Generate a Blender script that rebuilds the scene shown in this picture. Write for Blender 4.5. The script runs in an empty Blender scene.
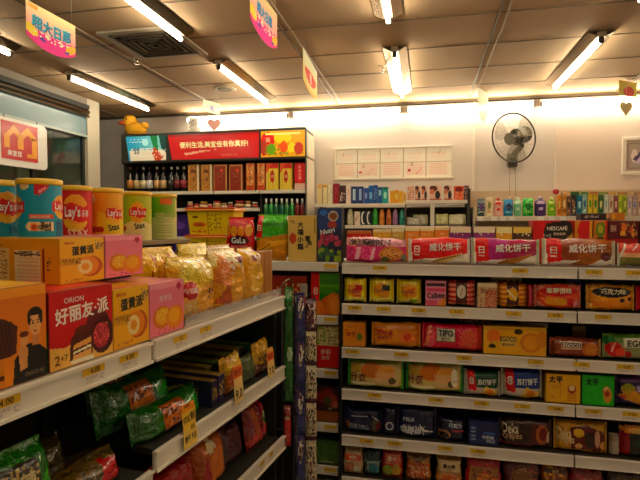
import bpy, math, random
from mathutils import Vector, Matrix
R = math.radians
sc = bpy.context.scene
col = sc.collection
rnd = random.Random(7)

# ------------------------------------------------------------------ camera numbers (also used to read sizes off the photograph)
CZ, F, YAW, PIT = 1.65, 490.0, R(12.1), R(-2.1)
fw = Vector((-math.sin(YAW)*math.cos(PIT), math.cos(YAW)*math.cos(PIT), math.sin(PIT)))
rt = Vector((math.cos(YAW), math.sin(YAW), 0))
up = rt.cross(fw)
CAM = Vector((0, 0, CZ))
def ray(px, py): return fw + rt*((px-320)/F) + up*((240-py)/F)
def at(px, py, p, n):
    d = ray(px, py); n = Vector(n)
    return CAM + d*((Vector(p)-CAM).dot(n)/d.dot(n))
def atY(px, py, Y): return at(px, py, (0, Y, 0), (0, 1, 0))
def atX(px, py, X): return at(px, py, (X, 0, 0), (1, 0, 0))
def atZ(px, py, Z): return at(px, py, (0, 0, Z), (0, 0, 1))
def atD(px, py, dist): return CAM + ray(px, py)*dist

# ------------------------------------------------------------------ colour
def lin(h):
    if not isinstance(h, str): return h
    o = []
    for i in (0, 2, 4):
        c = int(h[i:i+2], 16)/255
        o.append(c/12.92 if c <= .04045 else ((c+.055)/1.055)**2.4)
    return tuple(o)

# ------------------------------------------------------------------ materials: every surface print is a colour attribute read by a node material
def new_mat(name, rough=.5, metal=0, bump=0, bscale=60, spec=.5, coat=0, trans=0, alpha=1, emis=0, grain=.06, gscale=25, bdist=.01):
    m = bpy.data.materials.new(name); m.use_nodes = True
    nt = m.node_tree; b = nt.nodes['Principled BSDF']
    a = nt.nodes.new('ShaderNodeAttribute'); a.attribute_name = 'col'
    tc = nt.nodes.new('ShaderNodeTexCoord')
    no = nt.nodes.new('ShaderNodeTexNoise'); no.inputs['Scale'].default_value = gscale; no.inputs['Detail'].default_value = 4
    nt.links.new(tc.outputs['Object'], no.inputs['Vector'])
    mr = nt.nodes.new('ShaderNodeMapRange'); mr.inputs['To Min'].default_value = 1-grain; mr.inputs['To Max'].default_value = 1+grain
    nt.links.new(no.outputs['Fac'], mr.inputs['Value'])
    vm = nt.nodes.new('ShaderNodeVectorMath'); vm.operation = 'SCALE'
    nt.links.new(a.outputs['Color'], vm.inputs[0]); nt.links.new(mr.outputs['Result'], vm.inputs['Scale'])
    nt.links.new(vm.outputs['Vector'], b.inputs['Base Color'])
    b.inputs['Roughness'].default_value = rough; b.inputs['Metallic'].default_value = metal
    b.inputs['Specular IOR Level'].default_value = spec
    b.inputs['Coat Weight'].default_value = coat; b.inputs['Coat Roughness'].default_value = .12
    b.inputs['Transmission Weight'].default_value = trans; b.inputs['Alpha'].default_value = alpha
    if emis:
        nt.links.new(a.outputs['Color'], b.inputs['Emission Color']); b.inputs['Emission Strength'].default_value = emis
    if bump:
        n2 = nt.nodes.new('ShaderNodeTexNoise'); n2.inputs['Scale'].default_value = bscale; n2.inputs['Detail'].default_value = 3
        nt.links.new(tc.outputs['Object'], n2.inputs['Vector'])
        bp = nt.nodes.new('ShaderNodeBump'); bp.inputs['Strength'].default_value = bump; bp.inputs['Distance'].default_value = bdist
        nt.links.new(n2.outputs['Fac'], bp.inputs['Height']); nt.links.new(bp.outputs['Normal'], b.inputs['Normal'])
    return m
M = {
 'card': new_mat('printed_card', .42, coat=.25),
 'film': new_mat('wrapper_film', .24, bump=.6, bscale=34, coat=.45, bdist=.015),
 'crinkle': new_mat('crinkled_film', .14, bump=1.0, bscale=24, coat=.8, spec=.8, bdist=.03),
 'ink': new_mat('ink', .5),
 'plastic': new_mat('plastic', .35, coat=.2),
 'strip': new_mat('price_rail_plastic', .38, coat=.25, grain=.03),
 'steel': new_mat('painted_steel', .5, grain=.05),
 'dark': new_mat('dark_steel', .6, grain=.1),
 'chrome': new_mat('chrome', .22, metal=1, grain=.03),
 'glass': new_mat('bottle_glass', .1, spec=.8, coat=.5, grain=.03),
 'wall': new_mat('wall_paint', .85, bump=.08, bscale=120, grain=.03, gscale=3),
 'ceil': new_mat('ceiling_board', .8, bump=.1, bscale=150, grain=.08, gscale=4),
 'floor': new_mat('floor_tile', .3, grain=.06, gscale=5),
 'sign': new_mat('backlit_sign', .3, emis=.22, coat=.2, grain=.02),
 'paper': new_mat('poster_paper', .55, coat=.3, grain=.03),
 'plush': new_mat('plush', .95, bump=.5, bscale=90, grain=.15, gscale=60),
 'clear': new_mat('clear_plastic', .12, alpha=.28, coat=.4, spec=.6),
 'mesh': new_mat('wire', .4, metal=.3),
 'blade': new_mat('fan_blade', .25, alpha=.4),
}
def tube_mat(name, c, s):
    m = bpy.data.materials.new(name); m.use_nodes = True
    nt = m.node_tree; nt.nodes.clear()
    e = nt.nodes.new('ShaderNodeEmission'); o = nt.nodes.new('ShaderNodeOutputMaterial')
    e.inputs['Color'].default_value = (*c, 1); e.inputs['Strength'].default_value = s
    nt.links.new(e.outputs[0], o.inputs[0]); return m
TUBE = (1.0, .885, .64)
M['tube'] = tube_mat('lamp_tube', TUBE, 34)
M['walltube'] = tube_mat('wall_lamp_tube', TUBE, 42)
m = bpy.data.materials.new('window_glass'); m.use_nodes = True
b_ = m.node_tree.nodes['Principled BSDF']; b_.inputs['Base Color'].default_value = (.75, .85, .8, 1)
b_.inputs['Transmission Weight'].default_value = 1; b_.inputs['Roughness'].default_value = .03; b_.inputs['IOR'].default_value = 1.45
M['pane'] = m

# ------------------------------------------------------------------ printed artwork: ops are painted over each other
def inpoly(pts, x, y):
    c = False; j = len(pts)-1
    for i in range(len(pts)):
        xi, yi = pts[i]; xj, yj = pts[j]
        if (yi > y) != (yj > y) and x < (xj-xi)*(y-yi)/(yj-yi)+xi: c = not c
        j = i
    return c
def hash2(a, b, s):
    v = math.sin(a*127.1+b*311.7+s*74.7)*43758.5453
    return v-math.floor(v)
def vivid(c):
    m_ = .2126*c[0]+.7152*c[1]+.0722*c[2]
    return tuple(min(.92, max(.002, (m_+(x-m_)*1.22)*1.15)) for x in c)
def paint(art, u, v): return vivid(paint0(art, u, v))
def paint0(art, u, v):
    c = lin(art[0]); 
    for op in art[1:]:
        k = op[0]
        if k == 'r':
            if op[1] <= u <= op[3] and op[2] <= v <= op[4]: c = lin(op[5])
        elif k == 'e':
            if ((u-op[1])/op[3])**2+((v-op[2])/op[4])**2 <= 1: c = lin(op[5])
        elif k == 'p':
            if inpoly(op[1], u, v): c = lin(op[2])
        elif k == 's':      # stripes: x0 y0 x1 y1 n slant colour
            if op[1] <= u <= op[3] and op[2] <= v <= op[4]:
                t = ((u-op[1])/(op[3]-op[1])+(v-op[2])/(op[4]-op[2])*op[6])*op[5]
                if t-math.floor(t) < .5: c = lin(op[7])
        elif k == 'h':      # horizontal stripes
            if op[1] <= u <= op[3] and op[2] <= v <= op[4]:
                t = (v-op[2])/(op[4]-op[2])*op[5]
                if t-math.floor(t) < .5: c = lin(op[6])
        elif k == 'n':      # blotches: x0 y0 x1 y1 cells density colour seed
            if op[1] <= u <= op[3] and op[2] <= v <= op[4]:
                sd = op[8] if len(op) > 8 else 1; a_, b_2 = u*op[5]*1.6, v*op[5]; ia, ib = math.floor(a_), math.floor(b_2)
                if hash2(ia, ib, sd) < op[6]*1.25:
                    dx, dy = a_-ia-.5-.3*(hash2(ia, ib, sd+20)-.5), b_2-ib-.5-.3*(hash2(ia, ib, sd+30)-.5); t = hash2(ia, ib, sd+40)*3.14
                    p, q = dx*math.cos(t)+dy*math.sin(t), -dx*math.sin(t)+dy*math.cos(t)
                    if (p/.62)**2+(q/.36)**2 < 1: c = lin(op[7])
        elif k == 'g':      # a printed fade between two inks, left to right or bottom to top
            a, b2 = lin(op[1]), lin(op[2]); t = u if op[3] == 'u' else v
            c = tuple(a[i]*(1-t)+b2[i]*t for i in range(3))
    return c

_tc = {}
def text_geo(s, bold=0.0):
    k = (s, bold)
    if k in _tc: return _tc[k]
    cu = bpy.data.curves.new('t', 'FONT'); cu.body = s; cu.resolution_u = 2; cu.fill_mode = 'FRONT'
    ob = bpy.data.objects.new('t', cu); col.objects.link(ob)
    bpy.context.view_layer.update()
    ev = ob.evaluated_get(bpy.context.evaluated_depsgraph_get()); me = ev.to_mesh()
    vs = [(v.co.x, v.co.y) for v in me.vertices]; fs = [tuple(p.vertices) for p in me.polygons]
    ev.to_mesh_clear(); bpy.data.objects.remove(ob); bpy.data.curves.remove(cu)
    if vs:
        x0 = min(v[0] for v in vs); x1 = max(v[0] for v in vs); y0 = min(v[1] for v in vs); y1 = max(v[1] for v in vs)
        h = max(y1-y0, 1e-6); vs = [((x-(x0+x1)/2)/h, (y-(y0+y1)/2)/h) for x, y in vs]
        w = (x1-x0)/h
    else: w = 1
    _tc[k] = (vs, fs, w); return _tc[k]

# ------------------------------------------------------------------ mesh builder
SPLIT = {'hanger', 'lamp_holder', 'string', 'eye', 'pull_cord', 'side_panel', 'upright', 'back_panel'}
class MB:
    def __init__(s, mats=('card',)):
        s.v = []; s.f = []; s.c = []; s.m = []; s.sm = []; s.mats = list(mats)
    def mi(s, mat):
        if mat is None: return 0
        if mat not in s.mats: s.mats.append(mat)
        return s.mats.index(mat)
    def face(s, idx, c, mat=None, smooth=False):
        s.f.append(tuple(idx)); s.c.append(lin(c)); s.m.append(s.mi(mat)); s.sm.append(smooth)
    def quad(s, a, b, c_, d, c, mat=None):
        n = len(s.v); s.v += [Vector(a), Vector(b), Vector(c_), Vector(d)]; s.face((n, n+1, n+2, n+3), c, mat)
    def box(s, lo, hi, c, mat=None, bev=0):
        x0, y0, z0 = lo; x1, y1, z1 = hi
        if bev:
            b = min(bev, (x1-x0)*.45, (y1-y0)*.45, (z1-z0)*.45)
            pr = []
            for sx in (0, 1):
                for sy in (0, 1):
                    for sz in (0, 1):
                        X, Y, Z = (x0, x1)[sx], (y0, y1)[sy], (z0, z1)[sz]
                        bx, by, bz = (b, -b)[sx], (b, -b)[sy], (b, -b)[sz]
                        n = len(s.v); s.v += [Vector((X, Y+by, Z+bz)), Vector((X+bx, Y, Z+bz)), Vector((X+bx, Y+by, Z))]; pr.append(n)
            def P(sx, sy, sz, a): return pr[sx*4+sy*2+sz]+a
            for sx in (0, 1):
                q = [P(sx, 0, 0, 0), P(sx, 1, 0, 0), P(sx, 1, 1, 0), P(sx, 0, 1, 0)]; s.face(q if sx else q[::-1], c, mat)
            for sy in (0, 1):
                q = [P(0, sy, 0, 1), P(1, sy, 0, 1), P(1, sy, 1, 1), P(0, sy, 1, 1)]; s.face(q[::-1] if sy else q, c, mat)
            for sz in (0, 1):
                q = [P(0, 0, sz, 2), P(1, 0, sz, 2), P(1, 1, sz, 2), P(0, 1, sz, 2)]; s.face(q if sz else q[::-1], c, mat)
            for i in (0, 1):
                for j in (0, 1):
                    s.face((P(i, j, 0, 0), P(i, j, 1, 0), P(i, j, 1, 1), P(i, j, 0, 1)), c, mat)
                    s.face((P(i, 0, j, 0), P(i, 1, j, 0), P(i, 1, j, 2), P(i, 0, j, 2)), c, mat)
                    s.face((P(0, i, j, 1), P(1, i, j, 1), P(1, i, j, 2), P(0, i, j, 2)), c, mat)
            for sx in (0, 1):
                for sy in (0, 1):
                    for sz in (0, 1): s.face((P(sx, sy, sz, 0), P(sx, sy, sz, 1), P(sx, sy, sz, 2)), c, mat)
            return s
        n = len(s.v)
        s.v += [Vector(p) for p in ((x0, y0, z0), (x1, y0, z0), (x1, y1, z0), (x0, y1, z0), (x0, y0, z1), (x1, y0, z1), (x1, y1, z1), (x0, y1, z1))]
        for q in ((0, 3, 2, 1), (4, 5, 6, 7), (0, 1, 5, 4), (1, 2, 6, 5), (2, 3, 7, 6), (3, 0, 4, 7)): s.face([n+i for i in q], c, mat)
        return s
    def tube(s, pts, r, c, mat=None, seg=8, caps=True):
        pts = [Vector(p) for p in pts]; rs = r if isinstance(r, (list, tuple)) else [r]*len(pts)
        rings = []
        for i, p in enumerate(pts):
            d = (pts[min(i+1, len(pts)-1)]-pts[max(i-1, 0)]).normalized()
            a = d.cross(Vector((0, 0, 1)))
            if a.length < .2: a = d.cross(Vector((1, 0, 0)))
            a.normalize(); b = d.cross(a).normalized()
            n = len(s.v); s.v += [p+(a*math.cos(t)+b*math.sin(t))*rs[i] for t in (k*math.tau/seg for k in range(seg))]; rings.append(n)
        for i in range(len(rings)-1):
            for k in range(seg):
                k2 = (k+1) % seg; s.face((rings[i]+k, rings[i]+k2, rings[i+1]+k2, rings[i+1]+k), c, mat, True)
        if caps:
            s.face([rings[0]+k for k in range(seg)][::-1], c, mat); s.face([rings[-1]+k for k in range(seg)], c, mat)
        return s
    def ring(s, ctr, nrm, rad, r, c, mat=None, seg=32):
        nrm = Vector(nrm).normalized(); a = nrm.cross(Vector((0, 0, 1))).normalized(); b = nrm.cross(a)
        ctr = Vector(ctr); rings = []
        for i in range(seg):
            t = i*math.tau/seg; d = a*math.cos(t)+b*math.sin(t); p = ctr+d*rad; n = len(s.v)
            s.v += [p+(d*math.cos(k*math.tau/6)+nrm*math.sin(k*math.tau/6))*r for k in range(6)]; rings.append(n)
        for i in range(seg):
            for k in range(6):
                A, B = rings[i], rings[(i+1) % seg]; s.face((A+k, A+(k+1) % 6, B+(k+1) % 6, B+k), c, mat, True)
        return s
    def lathe(s, prof, c, mat=None, seg=16, ctr=(0, 0, 0), colf=None, sx=1, sy=1):
        rings = []
        for r, z in prof:
            n = len(s.v); s.v += [Vector((ctr[0]+r*sx*math.cos(k*math.tau/seg), ctr[1]+r*sy*math.sin(k*math.tau/seg), ctr[2]+z)) for k in range(seg)]; rings.append(n)
        for i in range(len(rings)-1):
            for k in range(seg):
                k2 = (k+1) % seg; cc = colf(i, (k+.5)/seg) if colf else c
                s.face((rings[i]+k, rings[i]+k2, rings[i+1]+k2, rings[i+1]+k), cc, mat, True)
        if prof[0][0] > 1e-5: s.face([rings[0]+k for k in range(seg)][::-1], colf(0, 0) if colf else c, mat)
        if prof[-1][0] > 1e-5: s.face([rings[-1]+k for k in range(seg)], colf(len(prof)-2, 0) if colf else c, mat)
        return s
    def blob(s, ctr, rad, c, mat=None, seg=14, rings=9, colf=None):
        n0 = len(s.v); 
        for i in range(rings+1):
            ph = math.pi*i/rings
            for k in range(seg):
                t = k*math.tau/seg; s.v.append(Vector((ctr[0]+rad[0]*math.sin(ph)*math.cos(t), ctr[1]+rad[1]*math.sin(ph)*math.sin(t), ctr[2]-rad[2]*math.cos(ph))))
        for i in range(rings):
            for k in range(seg):
                k2 = (k+1) % seg; s.face((n0+i*seg+k, n0+i*seg+k2, n0+(i+1)*seg+k2, n0+(i+1)*seg+k), c, mat, True)
        return s
    def sheet(s, fn, nu, nv, art, mat=None, smooth=False, flip=False):
        n = len(s.v)
        for j in range(nv+1):
            for i in range(nu+1): s.v.append(Vector(fn(i/nu, j/nv, 0)))
        for j in range(nv):
            for i in range(nu):
                a = n+j*(nu+1)+i; q = (a, a+1, a+nu+2, a+nu+1)
                s.face(q[::-1] if flip else q, paint(art, (i+.5)/nu, (j+.5)/nv) if isinstance(art, (list, tuple)) and isinstance(art[0], str) else lin(art), mat, smooth)
        return s
    def text(s, fn, w, h, items, off=.0006, ink='ink'):
        # items: (string, u, v, height as a fraction of h, colour, [widest fraction of w], [bold], [slant/rotation deg])
        for it in items:
            st, u, v, th, c = it[:5]; mw = it[5] if len(it) > 5 else .9; bold = it[6] if len(it) > 6 else .01; rot = R(it[7]) if len(it) > 7 else 0
            vs, fs, tw = text_geo(st); H = th*h; sx = min(1, mw*w/(tw*H)) if tw else 1
            cr, sr = math.cos(rot), math.sin(rot); cjk = any(ord(ch) > 0x2e80 for ch in st)
            bb = 0 if bold < .015 else min(bold, .07)*(.75 if cjk else .9)
            for k, (ox, oy) in enumerate(((0, 0),) if not bb else ((-bb, 0), (bb, 0), (0, bb), (0, -bb))):
                n = len(s.v)
                for x, y in vs:
                    X, Y = (x+ox)*H*sx, (y+oy)*H; X, Y = X*cr-Y*sr, X*sr+Y*cr
                    s.v.append(Vector(fn(u+X/w, v+Y/h, off+k*.00004)))
                for f in fs: s.face([n+i for i in f], c, ink)
        return s
    def build(s, name, parent=None, loc=None, rotz=0, **props):
        if name in SPLIT and parent is not None:      # every loose piece becomes a part of its own
            up_ = list(range(len(s.v)))
            def find(a):
                while up_[a] != a: up_[a] = up_[up_[a]]; a = up_[a]
                return a
            for f in s.f:
                r0 = find(f[0])
                for i in f[1:]: up_[find(i)] = r0
            comp = {}
            for k, f in enumerate(s.f): comp.setdefault(find(f[0]), []).append(k)
            if len(comp) > 1:
                for ks in comp.values():
                    q = MB(s.mats); mp = {}
                    for k in ks:
                        for i in s.f[k]:
                            if i not in mp: mp[i] = len(q.v); q.v.append(s.v[i])
                        q.f.append(tuple(mp[i] for i in s.f[k])); q.c.append(s.c[k]); q.m.append(s.m[k]); q.sm.append(s.sm[k])
                    o = q.build(name, parent)
                return o
        me = bpy.data.meshes.new(name); me.from_pydata([tuple(v) for v in s.v], [], s.f)
        for mt in s.mats: me.materials.append(M[mt])
        me.polygons.foreach_set('material_index', s.m); me.polygons.foreach_set('use_smooth', s.sm)
        at_ = me.color_attributes.new('col', 'FLOAT_COLOR', 'CORNER'); buf = []
        for p, c in zip(me.polygons, s.c): buf += [c[0], c[1], c[2], 1.0]*p.loop_total
        at_.data.foreach_set('color', buf)
        me.validate()
        o = bpy.data.objects.new(name, me); col.objects.link(o)
        if parent is not None: o.parent = parent
        if loc is not None: o.location = loc
        if rotz: o.rotation_euler.z = rotz
        for k, v in props.items():
            if v: o[k] = v
        return o
def thing(name, label, cat, loc=(0, 0, 0), rotz=0, group=None):
    o = bpy.data.objects.new(name, None); col.objects.link(o); o.empty_display_size = .05
    o.location = loc; o.rotation_euler.z = rotz; o['label'] = label; o['category'] = cat
    if group: o['group'] = group
    return o
def frame(o, loc, rotz=0):
    o.location = loc; o.rotation_euler.z = rotz; return o

# ------------------------------------------------------------------ package kinds; local x = left to right seen from the front, y = inward, z = up, origin bottom front left
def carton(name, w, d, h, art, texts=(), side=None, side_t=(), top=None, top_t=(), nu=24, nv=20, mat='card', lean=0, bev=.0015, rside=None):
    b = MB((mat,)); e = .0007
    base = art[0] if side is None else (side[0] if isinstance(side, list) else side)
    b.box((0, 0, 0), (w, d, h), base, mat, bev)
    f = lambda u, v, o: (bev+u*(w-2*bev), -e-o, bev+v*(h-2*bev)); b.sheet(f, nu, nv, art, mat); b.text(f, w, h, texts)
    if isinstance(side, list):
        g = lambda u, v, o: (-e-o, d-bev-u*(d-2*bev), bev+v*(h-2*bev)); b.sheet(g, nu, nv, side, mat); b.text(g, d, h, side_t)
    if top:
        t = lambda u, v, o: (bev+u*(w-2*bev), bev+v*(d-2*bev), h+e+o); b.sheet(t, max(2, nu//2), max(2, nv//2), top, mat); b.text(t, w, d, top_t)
    if lean:
        for v in b.v: v.y += v.z*lean
    return b.build(name)
def pillow(name, w, h, t, art, texts=(), back=None, crimp='lr', nu=36, nv=16, mat='film', seed=0, crimp_c=None, lean=.08, bulge=5):
    b = MB((mat,)); rs = random.Random(seed); ph = [rs.uniform(0, 6.28) for _ in range(4)]
    cw = .045 if crimp == 'lr' else .06
    def prof(u, v):
        if crimp == 'lr': a, q = u, v
        else: a, q = v, u
        if a < cw or a > 1-cw: return .0015+.0012*math.sin(q*60)
        a = (a-cw)/(1-2*cw)
        k = (1-abs(2*a-1)**bulge)**.6*(1-abs(2*q-1)**4)**.55
        k *= 1+.07*math.sin(a*9+ph[0])*math.sin(q*7+ph[1])
        e = min(a, 1-a)
        if e < .2: k += .10*math.sin(q*26+ph[2])*(1-e/.2)*k
        return .0015+t/2*max(k, 0)
    def outline(u, v):
        if crimp == 'lr':
            s = 1-.05*(1-abs(2*u-1)**3)*0-.06*(math.exp(-((u-.06)/.05)**2)+math.exp(-((u-.94)/.05)**2)); return u*w, (.5+(v-.5)*s)*h
        s = 1-.05*(math.exp(-((v-.08)/.06)**2)+math.exp(-((v-.92)/.06)**2)); return (.5+(u-.5)*s)*w, v*h
    tilt = rs.uniform(-.03, .03)*(1 if crimp == 'lr' else .5)
    base_outline = outline
    def outline(u, v):
        X, Z = base_outline(u, v); e = abs(2*v-1)**3 if crimp == 'lr' else abs(2*u-1)**3; k = math.copysign(1, v-.5) if crimp == 'lr' else math.copysign(1, u-.5)
        wv = (.022*math.sin((u if crimp == 'lr' else v)*7+ph[0])+.012*math.sin((u if crimp == 'lr' else v)*19+ph[1]))*min(w, h)*e*k
        if crimp == 'lr': Z += wv
        else: X += wv
        Z += tilt*(X-w/2)*(v if crimp == 'lr' else v*v); return X, Z*.985
    def f(u, v, o):
        X, Z = outline(u, v); return (X, t/2-prof(u, v)-o+Z*lean, Z)
    def g(u, v, o):
        X, Z = outline(u, v); return (X, t/2+prof(u, v)+Z*lean, Z)
    A = list(art)
    cc = crimp_c
    if cc:
        if crimp == 'lr': A += [('r', 0, 0, cw, 1, cc), ('r', 1-cw, 0, 1, 1, cc)]
        else: A += [('r', 0, 0, 1, cw, cc), ('r', 0, 1-cw, 1, 1, cc)]
    b.sheet(f, nu, nv, A, mat, True); b.sheet(g, max(8, nu//3), max(6, nv//2), back or art[0], mat, True, True)
    b.text(f, w, h, texts, .003)
    mn = min(v.z for v in b.v)
    for v in b.v: v.z -= mn
    return b.build(name)
def bottle(name, r, h, kind, c, label_c, cap_c, art_label=None, seg=14, parts=True, mat='glass'):
    if kind == 'wine': prof = [(r*.9, 0), (r, .01*1), (r, h*.58), (r*.85, h*.66), (r*.36, h*.74), (r*.32, h*.9)]
    elif kind == 'oval': prof = [(r*.85, 0), (r, h*.05), (r, h*.55), (r*.86, h*.75), (r*.5, h*.86)]
    else: prof = [(r*.9, 0), (r, h*.04), (r, h*.7), (r*.8, h*.8), (r*.38, h*.85)]
    b = MB((mat,)); b.lathe(prof, c, mat, seg)
    lz0, lz1 = h*.14, h*.46
    b.lathe([(r*1.02, lz0), (r*1.02, lz1)], label_c, 'card', seg, colf=None if art_label is None else (lambda i, t: paint(art_label, t, .5)))
    z = prof[-1][1]; rr = prof[-1][0]*1.15
    b.lathe([(rr, z), (rr, h*.995), (rr*.8, h)], cap_c, 'plastic', 10)
    return b.build(name)
def meta(o, label, cat, group=None):
    o['label'] = label; o['category'] = cat
    if group: o['group'] = group
    return o

# ================================================================== THE ROOM
H, YB, XL, XR, YF = 3.0, 5.65, -3.62, 4.2, -3.2
WALLC, CEILC = 'dad0c8', 'c2a27c'
def struct(b, name, **k):
    o = b.build(name, **k); o['kind'] = 'structure'; return o
b = MB(('floor',))
b.box((-4.6, YF, -.05), (XR, YB, 0), 'a89c8c')
struct(b, 'floor')
b = MB(('ceil',)); b.box((-4.6, YF, H), (XR, YB, H+.05), CEILC); ceil = struct(b, 'ceiling')
b = MB(('steel',))
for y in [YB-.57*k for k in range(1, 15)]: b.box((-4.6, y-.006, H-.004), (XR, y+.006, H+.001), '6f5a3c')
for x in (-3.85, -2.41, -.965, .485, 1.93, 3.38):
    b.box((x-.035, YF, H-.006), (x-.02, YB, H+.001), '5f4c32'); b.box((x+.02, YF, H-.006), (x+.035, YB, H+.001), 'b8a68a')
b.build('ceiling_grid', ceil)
b = MB(('wall',)); b.box((-4.6, YB, 0), (XR, YB+.1, H), WALLC); struct(b, 'wall_back')
b = MB(('wall',)); b.box((XR, YF, 0), (XR+.1, YB, H), WALLC); struct(b, 'wall_right')
b = MB(('wall',)); b.box((-4.6, YF-.1, 0), (XR, YF, H), WALLC); struct(b, 'wall_front')
b = MB(('wall',)); b.box((-4.7, YF, 0), (-4.6, YB, H), '3c3a36'); struct(b, 'wall_left')
b = MB(('dark',)); b.box((-4.6, YB-.05, H-.035), (XR, YB, H-.001), '4a3c2c'); b.box((-4.6, YB-.055, H-.012), (XR, YB-.05, H-.001), 'a08c68', 'steel')
struct(b, 'trim_1')
p = atY(474, 150, YB).x; b = MB(('wall',)); b.box((p-.012, YB-.02, 0), (p+.012, YB, H-.036), 'e9dfd2'); struct(b, 'trim_2')
p = atY(555, 150, YB).x; b = MB(('wall',)); b.box((p, YB-.012, 0), (XR, YB, H-.036), 'e2d2c6'); struct(b, 'wall_panel')
# glazed shopfront on the left: pillar, header, tracks, pane
ya, yb = atX(88, 160, XL).y, atX(100, 160, XL).y
b = MB(('wall',)); b.box((XL-.45, ya, 0), (XL, yb, H-.001), 'c9c0ac'); b.box((XL-.4, yb, 0), (XL-.03, yb+.05, H-.001), '1c1a18', 'dark'); struct(b, 'wall_pillar')
b = MB(('wall',)); b.box((XL-.1, YF, 2.92), (XL, ya, H-.001), '8f857a')
b.box((XL-.06, YF, 2.875), (XL+.03, ya, 2.92), '17150f', 'dark')
b.tube([(XL+.01, YF, 2.845), (XL+.01, ya, 2.845)], .028, 'b9b2a4', 'chrome', 10)
b.tube([(XL+.02, YF, 2.80), (XL+.02, ya, 2.80)], .014, 'd8d0c0', 'chrome', 8)
b.box((XL-.06, YF, 2.60), (XL-.01, ya, 2.80), '64828a', 'plastic'); b.box((XL-.07, YF, 2.575), (XL, ya, 2.60), '9aa8a4', 'plastic')
struct(b, 'trim_3')
wn = MB(('dark',)); 
for y in (YF, 1.2, 4.0, ya-.04): wn.box((XL-.07, y, 0), (XL-.03, y+.03, 2.575), '2c2f2c')
wn.box((XL-.07, YF, 0), (XL-.03, ya, .12), '2c2f2c'); wn = struct(wn, 'window_1')
b = MB(('pane',)); b.box((XL-.054, YF, .12), (XL-.046, ya, 2.575), 'ffffff'); b.build('pane', wn)
b = MB(('wall',)); b.box((-4.5, 4.55, 0), (-4.35, YB, 2.9), '7f8c74'); b.box((-4.52, 4.2, 0), (-4.35, 4.5, 2.9), '69765f'); struct(b, 'wall_outside')

# round-cornered shop sign with the letter M, hung under the header
def sign():
    y0, y1 = atX(-14, 140, XL+.02).y, atX(47, 140, XL+.02).y
    z1 = 2.57; z0 = atX(20, 167, XL+.02).z
    t = thing('hanging_shop_sign', 'square white shop sign with a golden M on red, behind the chip canisters at left', 'sign', (XL+.02, y0, z0))
    w, h = y1-y0, z1-z0
    b = MB(('plastic',)); r = .05; pts = []
    for cx, cy, a0 in ((w-r, r, -90), (w-r, h-r, 0), (r, h-r, 90), (r, r, 180)):
        for k in range(6): a = R(a0+k*18); pts.append((cx+r*math.cos(a), cy+r*math.sin(a)))
    n = len(b.v); b.v += [Vector((0, x, z)) for x, z in pts]; b.v += [Vector((-.04, x, z)) for x, z in pts]; k = len(pts)
    b.face(range(n, n+k), 'e4e0d8'); b.face(range(n+2*k-1, n+k-1, -1), 'e4e0d8')
    for i in range(k): b.face((n+i, n+k+i, n+k+(i+1) % k, n+(i+1) % k), 'ddd8cc')
    b.build('board', t)
    b = MB(('plastic',)); a0, a1, c0, c1 = w*.22, w*.82, h*.14, h*.93
    b.box((0.001, a0, c0), (.004, a1, c1), 'c4201c')
    W, Hh = a1-a0, c1-c0
    def bar(p): 
        n = len(b.v); b.v += [Vector((.0065, a0+x*W, c0+y*Hh)) for x, y in p]; b.face(range(n, n+len(p)), 'f0a022')
    bar([(.06, .30), (.21, .30), (.21, .6), (.06, .6)]); bar([(.06, .6), (.21, .6), (.32, .72), (.32, .93)]); bar([(.32, .93), (.32, .72), (.43, .58), (.5, .72)])
    bar([(.42, .3), (.58, .3), (.58, .68), (.42, .68)]); bar([(.5, .72), (.57, .58), (.7, .72), (.7, .93)]); bar([(.7, .93), (.7, .72), (.82, .58), (.97, .66)])
    bar([(.82, .10), (.97, .10), (.97, .66), (.82, .66)]); bar([(.68, .10), (.86, .10), (.86, .21), (.68, .21)])
    f = lambda u, v, o: (.0055+o, a0+u*W, c0+v*Hh); b.text(f, W, Hh, [('美宜佳', .34, .17, .15, 'f8f4ea', .6, .02)])
    b.build('emblem', t)
    b = MB(('dark',))
    for y in (w*.3, w*.85): b.tube([(-.02, y, h), (-.02, y, h+.03)], .004, '333333')
    b.build('hanger', t)
sign()

# ------------------------------------------------------------------ lamps
def ceiling_lamp(x, y0, y1, label, group='bare tube battens in rows on the ceiling'):
    t = thing('fluorescent_batten', label, 'ceiling light', (x, y0, H), 0, group); L = y1-y0
    b = MB(('steel',)); b.box((-.028, 0, -.04), (.028, L, -.0065), 'b8a488')
    for s in (-1, 1):
        q = [(s*.028, 0, -.04), (s*.092, 0, -.008), (s*.092, L, -.008), (s*.028, L, -.04)]
        q2 = [(p[0], p[1], p[2]+.003) for p in q]
        b.quad(*(q if s > 0 else q[::-1]), '9c8260', 'chrome'); b.quad(*(q2[::-1] if s > 0 else q2), '9c8260', 'chrome')
    b.build('housing', t)
    b = MB(('dark',))
    for y in (.012, L-.03): b.box((-.016, y, -.082), (.016, y+.018, -.04), '4a443a')
    b.build('lamp_holder', t)
    b = MB(('tube',)); b.tube([(0, .03, -.066), (0, L-.03, -.066)], .013, 'ffffff', 'tube', 10); b.build('tube', t)
rows = [(-3.12, 'leftmost'), (-1.69, 'second from left'), (-.24, 'third from left'), (1.21, 'rightmost')]
for x, s in rows:
    ceiling_lamp(x, 3.84, 5.16, f'ceiling tube light nearest the back wall, {s} row')
    ceiling_lamp(x, 1.95, 3.24, f'ceiling tube light cut by the top of the picture, {s} row')
for x in (-1.69, -.24, 1.21, 2.7):
    for y in (.0,): ceiling_lamp(x, y, y+1.3, 'ceiling tube light above and behind the viewer', 'ceiling lights behind the viewer')
wx = [(-2.87, -1.58), (-1.52, -.27), (-.21, 1.12), (1.18, 2.5), (2.56, 3.9)]
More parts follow.
